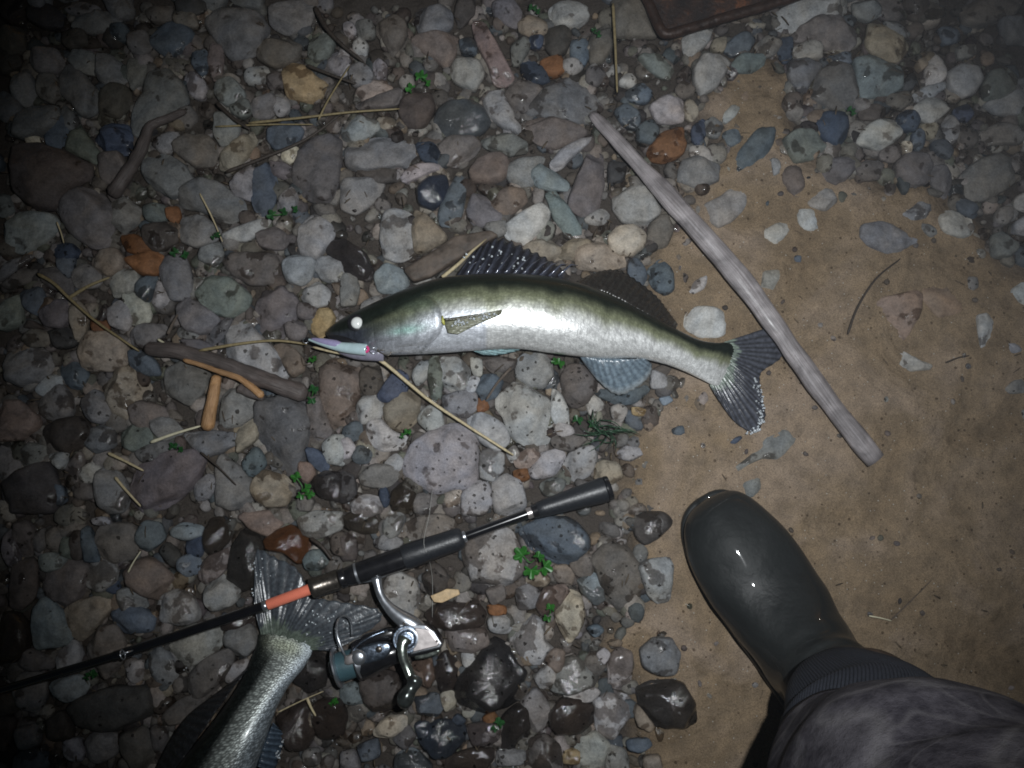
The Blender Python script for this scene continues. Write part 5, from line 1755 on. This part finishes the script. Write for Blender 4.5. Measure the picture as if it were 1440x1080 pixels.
# crumbs of bark, stem and dead leaf washed in between the stones
LV, LF = [], []
for k in range(900):
    x, y = rg.uniform(-0.6, 0.6), rg.uniform(-0.45, 0.45)
    if sand_at(x, y) > 0.5 and rg.random() > 0.12: continue
    a, ln_ = rg.uniform(0, 6.283), rg.uniform(0.003, 0.014)
    z = gz(x, y) + (rg.uniform(0.004, 0.020) if sand_at(x, y) < 0.5 else 0.001)
    d = Vector((math.cos(a), math.sin(a), rg.uniform(-.3, .3))) * ln_
    w_ = rg.uniform(0.0003, 0.0011)
    v_, f_, _ = tube_data([Vector((x, y, z)), Vector((x, y, z)) + d * .5 + Vector((0, 0, .001)), Vector((x, y, z)) + d], [w_ * .6, w_, w_ * .5], 4)
    b = len(LV); LV += v_; LF += [tuple(i + b for i in ff) for ff in f_]
lit = mk('plant_debris', LV, LF, simple('plant_crumbs', (0.09, 0.068, 0.045), 0.6, 0, 0.4, 0.85, 25, 0), centre=False)
tag(lit, 'crumbs of dead stem and bark washed in between the stones', 'debris', kind='stuff')

# ------------------------------------------------------------------ rusty tray at the top
TR = thing('rusty_tray', 'rusty iron tray corner with a raised rim at the top edge', 'metal tray', P(1000, -20, .015))
prism('tray_floor', [(912, -4), (936, 46), (1108, -4), (1200, -40), (1160, -170), (860, -120)], 0.018, 0.022, M_RUST, TR, 0.001)
rim = [(*P(852, -125, .031),), (*P(880, -60, .031),), (*P(909, -2, .031),), (*P(927, 38, .031),), (*P(938, 48, .031),), (*P(955, 44, .031),), (*P(1030, 22, .031),), (*P(1110, -2, .031),), (*P(1205, -34, .031),)]
tube('tray_rim', spline(rim, 60), 0.0062, simple('dark_rust_rim', (0.035, 0.018, 0.012), 0.5, 0.2, 0.5, 0.6, 90, 0.002), TR, 12, rough=0.15, nscale=60)


# ------------------------------------------------------------------ green plants
def leaf(name, cx, cy, r, ang, z, mat, parent, lobes=5):
    pts_ = [P(cx, cy, z)]
    n_ = lobes * 4 + 1
    rr2 = r * 0.00082
    V = [pts_[0]]
    for i in range(n_):
        t = i / (n_ - 1)
        a = ang + (t - 0.5) * 4.4
        k = (0.62 + 0.38 * abs(math.cos(t * math.pi * lobes * 1.0)) ** 0.8) * (0.72 + 0.28 * math.cos((t - .5) * 3.0))
        V.append(pts_[0] + Vector((math.cos(a), math.sin(a), 0)) * rr2 * k + Vector((0, 0, 0.0022 * math.sin(i * 1.9) - 0.001)))
    F = [(0, i + 1, i + 2) for i in range(n_ - 1)]
    o = mk(name, V, F, mat, parent, smooth=False)
    m_ = o.modifiers.new('thick', 'SOLIDIFY'); m_.thickness = 0.0005
    return o


SPR = [((745, 791), [(-10, -10, 14, 2.4), (2, 10, 13, -1.5), (20, 6, 13, -0.4), (12, -7, 9, 0.9)], M_LEAF, 'green three-leaved parsley sprig beside the large speckled pale stone'),
       ((425, 684), [(-8, -12, 9, 2.2), (4, 2, 9, -0.3), (10, 10, 8, -1.0), (-2, 12, 7, -2.0)], M_LEAF, 'small green sprig among stones above the orange rod band'),
       ((592, 112), [(0, -4, 11, 1.5), (-14, 12, 9, 2.6), (8, 4, 7, 0)], M_LEAF, 'bright green leaves between stones high above the fish'),
       ((393, 302), [(-10, 0, 9, 2.8), (4, -4, 8, 0.5), (20, -8, 7, 0.2)], M_LEAFD, 'small green sprig beside the whitish rounded stone'),
       ((250, 355), [(-4, 0, 8, 2.6), (8, 2, 8, -0.5)], M_LEAFD, 'two small green leaves right of the rusty orange stones'),
       ((440, 553), [(0, -4, 9, 1.2), (-2, 8, 8, -1.6)], M_LEAFD, 'dull green leaf at the right end of the driftwood branch'),
       ((573, 609), [(0, 0, 7, 1.5), (-6, 4, 5, 2.8)], M_LEAF, 'tiny green leaf just above the biggest pale stone'),
       ((786, 512), [(0, 0, 9, 1.0), (-5, -4, 6, 2.6)], M_LEAF, 'single green leaf under the zander belly near the anal fin'),
       ((243, 629), [(0, 0, 8, 1.6), (9, 3, 6, 0)], M_LEAFD, 'faint green leaves below the short cut straw'),
       ((129, 949), [(0, 0, 8, 0.6), (-6, 3, 6, 2.8)], M_LEAFD, 'faint green leaf just under the black rod blank'),
       ((774, 862), [(0, -6, 8, 1.4), (-4, 6, 7, -1.8)], M_LEAF, 'slim green leaf against the beige oblong stone'),
       ((701, 1018), [(0, 0, 9, 0.9), (-5, 6, 6, -2.2)], M_LEAFD, 'dull green leaf beside the tall wet dark stone'),
       ((437, 508), [(0, 0, 6, 1.4), (4, -4, 5, 0.2)], M_LEAF, 'green leaf bit just below the nose of the lure'),
       ((1197, 155), [(0, 0, 7, 1.0), (3, 3, 5, -0.8)], M_LEAFD, 'dark green leaf bit above the dark blue stone on sand'),
       ((749, 12), [(0, 0, 8, 1.4), (6, 3, 6, 0)], M_LEAFD, 'dark green leaves at the top edge left of the tray'),
       ((840, 48), [(0, 0, 7, 0.4), (-4, -6, 5, 2)], M_LEAFD, 'dark green leaf bit left of the upright tan straw'),
       ((470, 987), [(0, 0, 6, 0.4), (-3, 3, 5, 2.4)], M_LEAF, 'green leaf bit under the reel spool'),
       ((305, 330), [(0, 0, 6, 0.4), (-4, 3, 5, 2.4)], M_LEAFD, 'green leaf bit at the lower end of the thin slanting straw')]
for (cx, cy), ls, mt, lb in SPR:
    t = thing('leafy_sprig', lb, 'plant', P(cx, cy, .022), 'green sprigs between the stones')
    stick('stem', None, None, [(cx + ls[0][0], cy + ls[0][1], .028), (cx, cy, .025), (cx + ls[-1][0] * .6, cy + ls[-1][1] * .6, .028)], 0.7, M_LEAF, parent=t)
    for (dx, dy, r, a) in ls:
        leaf('leaf', cx + dx, cy + dy, r, a, .030, mt, t, 3 if r < 10 else 4)

tf = thing('grass_tuft', 'small wiry dark grass tuft right of the lower pale stones at the sand edge', 'grass tuft', P(850, 607, .015))
V, F = [], []
for k in range(34):
    a = rg.uniform(0, 6.283); ln_ = rg.uniform(14, 42)
    x0, y0 = 850 + rg.gauss(0, 7), 606 + rg.gauss(0, 6)
    q = spline([tuple(P(x0, y0, .018)), tuple(P(x0 + math.cos(a) * ln_ * .5, y0 + math.sin(a) * ln_ * .35, .034)), tuple(P(x0 + math.cos(a + .3) * ln_, y0 + math.sin(a + .3) * ln_ * .8, .024))], 8)
    v_, f_, _ = tube_data(q, [0.0008, .0008, .0007, .0007, .0006, .0005, .0004, .0002], 4)
    b = len(V); V += v_; F += [tuple(i + b for i in ff) for ff in f_]
o = mk('grass_blades', V, F, M_GRASS, tf); o['kind'] = 'stuff'
leaf('leaf', 812, 592, 9, 1.2, .028, M_LEAFD, tf, 3)
leaf('leaf', 830, 596, 7, 0.2, .028, M_LEAFD, tf, 3)

# ------------------------------------------------------------------ the angler's leg: rubber boot and trouser
PER = thing('person', "person's leg in a wet black rubber boot and mottled dark trousers on sand", 'person', P(1120, 880, .01))
toe, ank = P(994, 700, .03), P(1186, 1022, .03)
fx = Vector((toe.x - ank.x, toe.y - ank.y, 0)).normalized()
fy = Vector((-fx.y, fx.x, 0))
ORG = Vector((toe.x, toe.y, 0.011)) - fx * 0.310


def BL(x, y, z): return ORG + fx * x + fy * y + Vector((0, 0, z))


#            top (x,z)        bottom (x,z)    half width, lateral shift
BT = [((.3095, .022), (.3095, .018), .003, 0), ((.307, .038), (.306, .006), .021, .001), ((.299, .052), (.298, .001), .034, .002), ((.284, .0605), (.282, 0), .0445, .003), ((.262, .069), (.258, 0), .0515, .003),
      ((.235, .0735), (.228, 0), .0560, .002), ((.208, .079), (.192, 0), .0560, .000), ((.182, .093), (.150, .002), .0530, -.002), ((.162, .108), (.100, .004), .0490, -.002),
      ((.150, .122), (.040, .003), .0480, -.001), ((.144, .134), (.004, .020), .0490, 0), ((.141, .146), (-.004, .070), .0505, 0), ((.140, .158), (-.005, .120), .052, 0), ((.140, .168), (-.006, .150), .0535, 0), ((.141, .176), (-.007, .170), .0545, 0)]
rows = spline([(a[0], a[1], b[0], b[1], w, sft) for a, b, w, sft in BT], 80)
nr = 48
V, F, U = [], [], []
for i, (tx, tz, bx, bz, w, sft) in enumerate(rows):
    T_, B_ = BL(tx, sft, tz), BL(bx, sft, bz)
    c, h = (T_ + B_) / 2, (T_ - B_) / 2
    for j in range(nr):
        a = 2 * math.pi * j / nr
        ca, sa = math.cos(a), math.sin(a)
        ee = 0.85 if ca < 0 and i < 50 else 0.95
        p = c + h * (abs(ca) ** ee * math.copysign(1, ca)) + fy * w * (abs(sa) ** ee * math.copysign(1, sa))
        wr = mnoise.noise(p * 28) * 0.0022 + mnoise.noise(p * 11) * 0.003
        if 44 < i < 74: wr += 0.0022 * math.sin(i * 0.75 + math.sin(a * 2) * 1.4) * math.exp(-((i - 56) / 9) ** 2)
        if ca > -0.5: p = p + (p - c).normalized() * wr
        V.append(p); U.append((j / nr, i / 80))
for i in range(79):
    for j in range(nr):
        F.append((i * nr + j, i * nr + (j + 1) % nr, (i + 1) * nr + (j + 1) % nr, (i + 1) * nr + j))
F.append(tuple(reversed(range(nr))))
boot = mk('rubber_boot', V, F, M_RUBBER, PER, uv=U)
sm_ = boot.modifiers.new('thick', 'SOLIDIFY'); sm_.thickness = 0.003; sm_.offset = -1
# cuff lining and rim
last = rows[-1]
cuff = []
for j in range(nr + 1):
    a = 2 * math.pi * j / nr
    c = (BL(last[0], 0, last[1]) + BL(last[2], 0, last[3])) / 2; h = (BL(last[0], 0, last[1]) - BL(last[2], 0, last[3])) / 2
    cuff.append(c + h * math.cos(a) * 1.0 + fy * last[4] * math.sin(a))
tube('boot_rim', cuff, 0.0042, M_RUBIN, boot, 10, rough=0.12, nscale=60)
# sole edge
sole = []
for k in range(64):
    t = k / 63
    i = int(3 + t * 60)
for sgn in (1,):
    ring_pts = []
    for i in list(range(2, 56, 2)):
        tx, tz, bx, bz, w, sft = rows[i]
        ring_pts.append(BL(bx, sft + w * 0.85, 0.005))
    for i in list(range(54, 1, -2)):
        tx, tz, bx, bz, w, sft = rows[i]
        ring_pts.append(BL(bx, sft - w * 0.85, 0.005))
    ring_pts.append(ring_pts[0])
    tube('sole_edge', ring_pts, 0.0048, M_RUBBER, boot, 8)

# ribbed knit lining rising out of the boot, then the trouser
cc0 = BL(.070, 0, .135)
leg_px = [(1200, 1000, .20, .0540), (1232, 1046, .245, .0745), (1232, 1118, .29, .078), (1300, 1190, .37, .105), (1400, 1310, .45, .118), (1520, 1440, .54, .122), (1660, 1600, .63, .125), (1850, 1800, .72, .125)]
path = [(*cc0, .0420), (*BL(.066, 0, .165), .0470)] + [(*P(x, y, z), r) for x, y, z, r in leg_px]
pathS = spline(path, 90)


def loft(name, rows_, seg, mat, parent, disp=None, caps=False, squash=1.0):
    pts_, T, Nn, Bb = frames([Vector(r[:3]) for r in rows_])
    V, F, U = [], [], []
    for i in range(len(rows_)):
        for j in range(seg):
            a = 2 * math.pi * j / seg
            d = Nn[i] * math.sin(a) + Bb[i] * math.cos(a)
            r = rows_[i][3]
            p = pts_[i] + d * r
            if disp: p = p + d * disp(i, j, a, p)
            V.append(p); U.append((a / 6.283 * 3, i * 0.03))
    n_ = len(rows_)
    for i in range(n_ - 1):
        for j in range(seg):
            F.append((i * seg + j, i * seg + (j + 1) % seg, (i + 1) * seg + (j + 1) % seg, (i + 1) * seg + j))
    if caps:
        F.append(tuple((n_ - 1) * seg + j for j in range(seg)))
    o = mk(name, V, F, mat, parent, uv=U)
    m_ = o.modifiers.new('thick', 'SOLIDIFY'); m_.thickness = 0.0015; m_.offset = -1
    return o


SEG = 640
loft('ribbed_lining', pathS[:50], SEG, M_RIB, PER, lambda i, j, a, p: 0.00075 * math.cos(j * 2 * math.pi / 4) + 0.004 * mnoise.noise(p * 14))
HEM = 37
tr = loft('trouser_leg', pathS[HEM:], 120, M_CLOTH, PER, lambda i, j, a, p: 0.0042 + 0.009 * mnoise.noise(p * 9) + 0.0035 * mnoise.noise(p * 26) + 0.002 * math.sin(i * 0.5 + 2 * math.sin(a)), caps=True)
tr.modifiers['thick'].thickness = 0.003
pts_, T, Nn, Bb = frames([Vector(r[:3]) for r in pathS])
hem = []
for j in range(61):
    a = 2 * math.pi * j / 60
    d = Nn[HEM] * math.sin(a) + Bb[HEM] * math.cos(a)
    p = pts_[HEM] + d * pathS[HEM][3]
    hem.append(p + d * (0.0040 + 0.009 * mnoise.noise(p * 9) + 0.0035 * mnoise.noise(p * 26)))
tube('trouser_hem', hem, 0.0026, M_CLOTH, tr, 8, rough=0.2, nscale=90)
tb = tube('pale_tab', [P(1130, 942, .187), P(1135, 938, .188), P(1140, 935, .187)], [.0012, .0018, .0012], M_TAB, boot, 8)

# drops of water splashed over the stones round the rod and the fish
bpy.context.view_layer.update()
dg = bpy.context.evaluated_depsgraph_get()
spots = []
for k in range(520):
    px_, py_ = rg.gauss(640, 190), rg.gauss(800, 190)
    if not (200 < px_ < 960 and 480 < py_ < 1120): continue
    if rg.random() > 0.6: px_, py_ = rg.uniform(430, 960), rg.uniform(480, 1080)
    q = P(px_, py_, 0)
    hit, loc_, nrm_, _, ob, _ = scene.ray_cast(dg, Vector((q.x, q.y, 0.2)), Vector((0, 0, -1)))
    if hit and ob.name.split('.')[0] in ('stone', 'gravel') and nrm_.z > 0.7:
        spots.append(loc_ + nrm_ * 0.0001)
wd = drops(None, spots, 0.0004, 0.0010, 'water_drops')
tag(wd, 'tiny drops of water splashed over the stones around the rod', 'water drops', kind='stuff')

# thin damp night air round the whole place
M_AIR = bpy.data.materials.new('night_air'); M_AIR.use_nodes = True
nt = M_AIR.node_tree
nt.nodes.remove(nt.nodes['Principled BSDF'])
pv = nt.nodes.new('ShaderNodeVolumePrincipled')
pv.inputs['Color'].default_value = (0.85, 0.9, 1.0, 1)
pv.inputs['Density'].default_value = 0.007
nt.links.new(pv.outputs[0], nt.nodes['Material Output'].inputs['Volume'])
far = float(max(gx[-1], gy[-1])) + 1.0
bxv = [(x, y, z) for z in (-1.1, 1.3) for y in (-far, far) for x in (-far, far)]
air = mk('haze', bxv, [(0, 2, 3, 1), (4, 5, 7, 6), (0, 1, 5, 4), (1, 3, 7, 5), (3, 2, 6, 7), (2, 0, 4, 6)], M_AIR, smooth=False, centre=False)
tag(air, 'thin misty night air lit by the torch', kind='stuff')
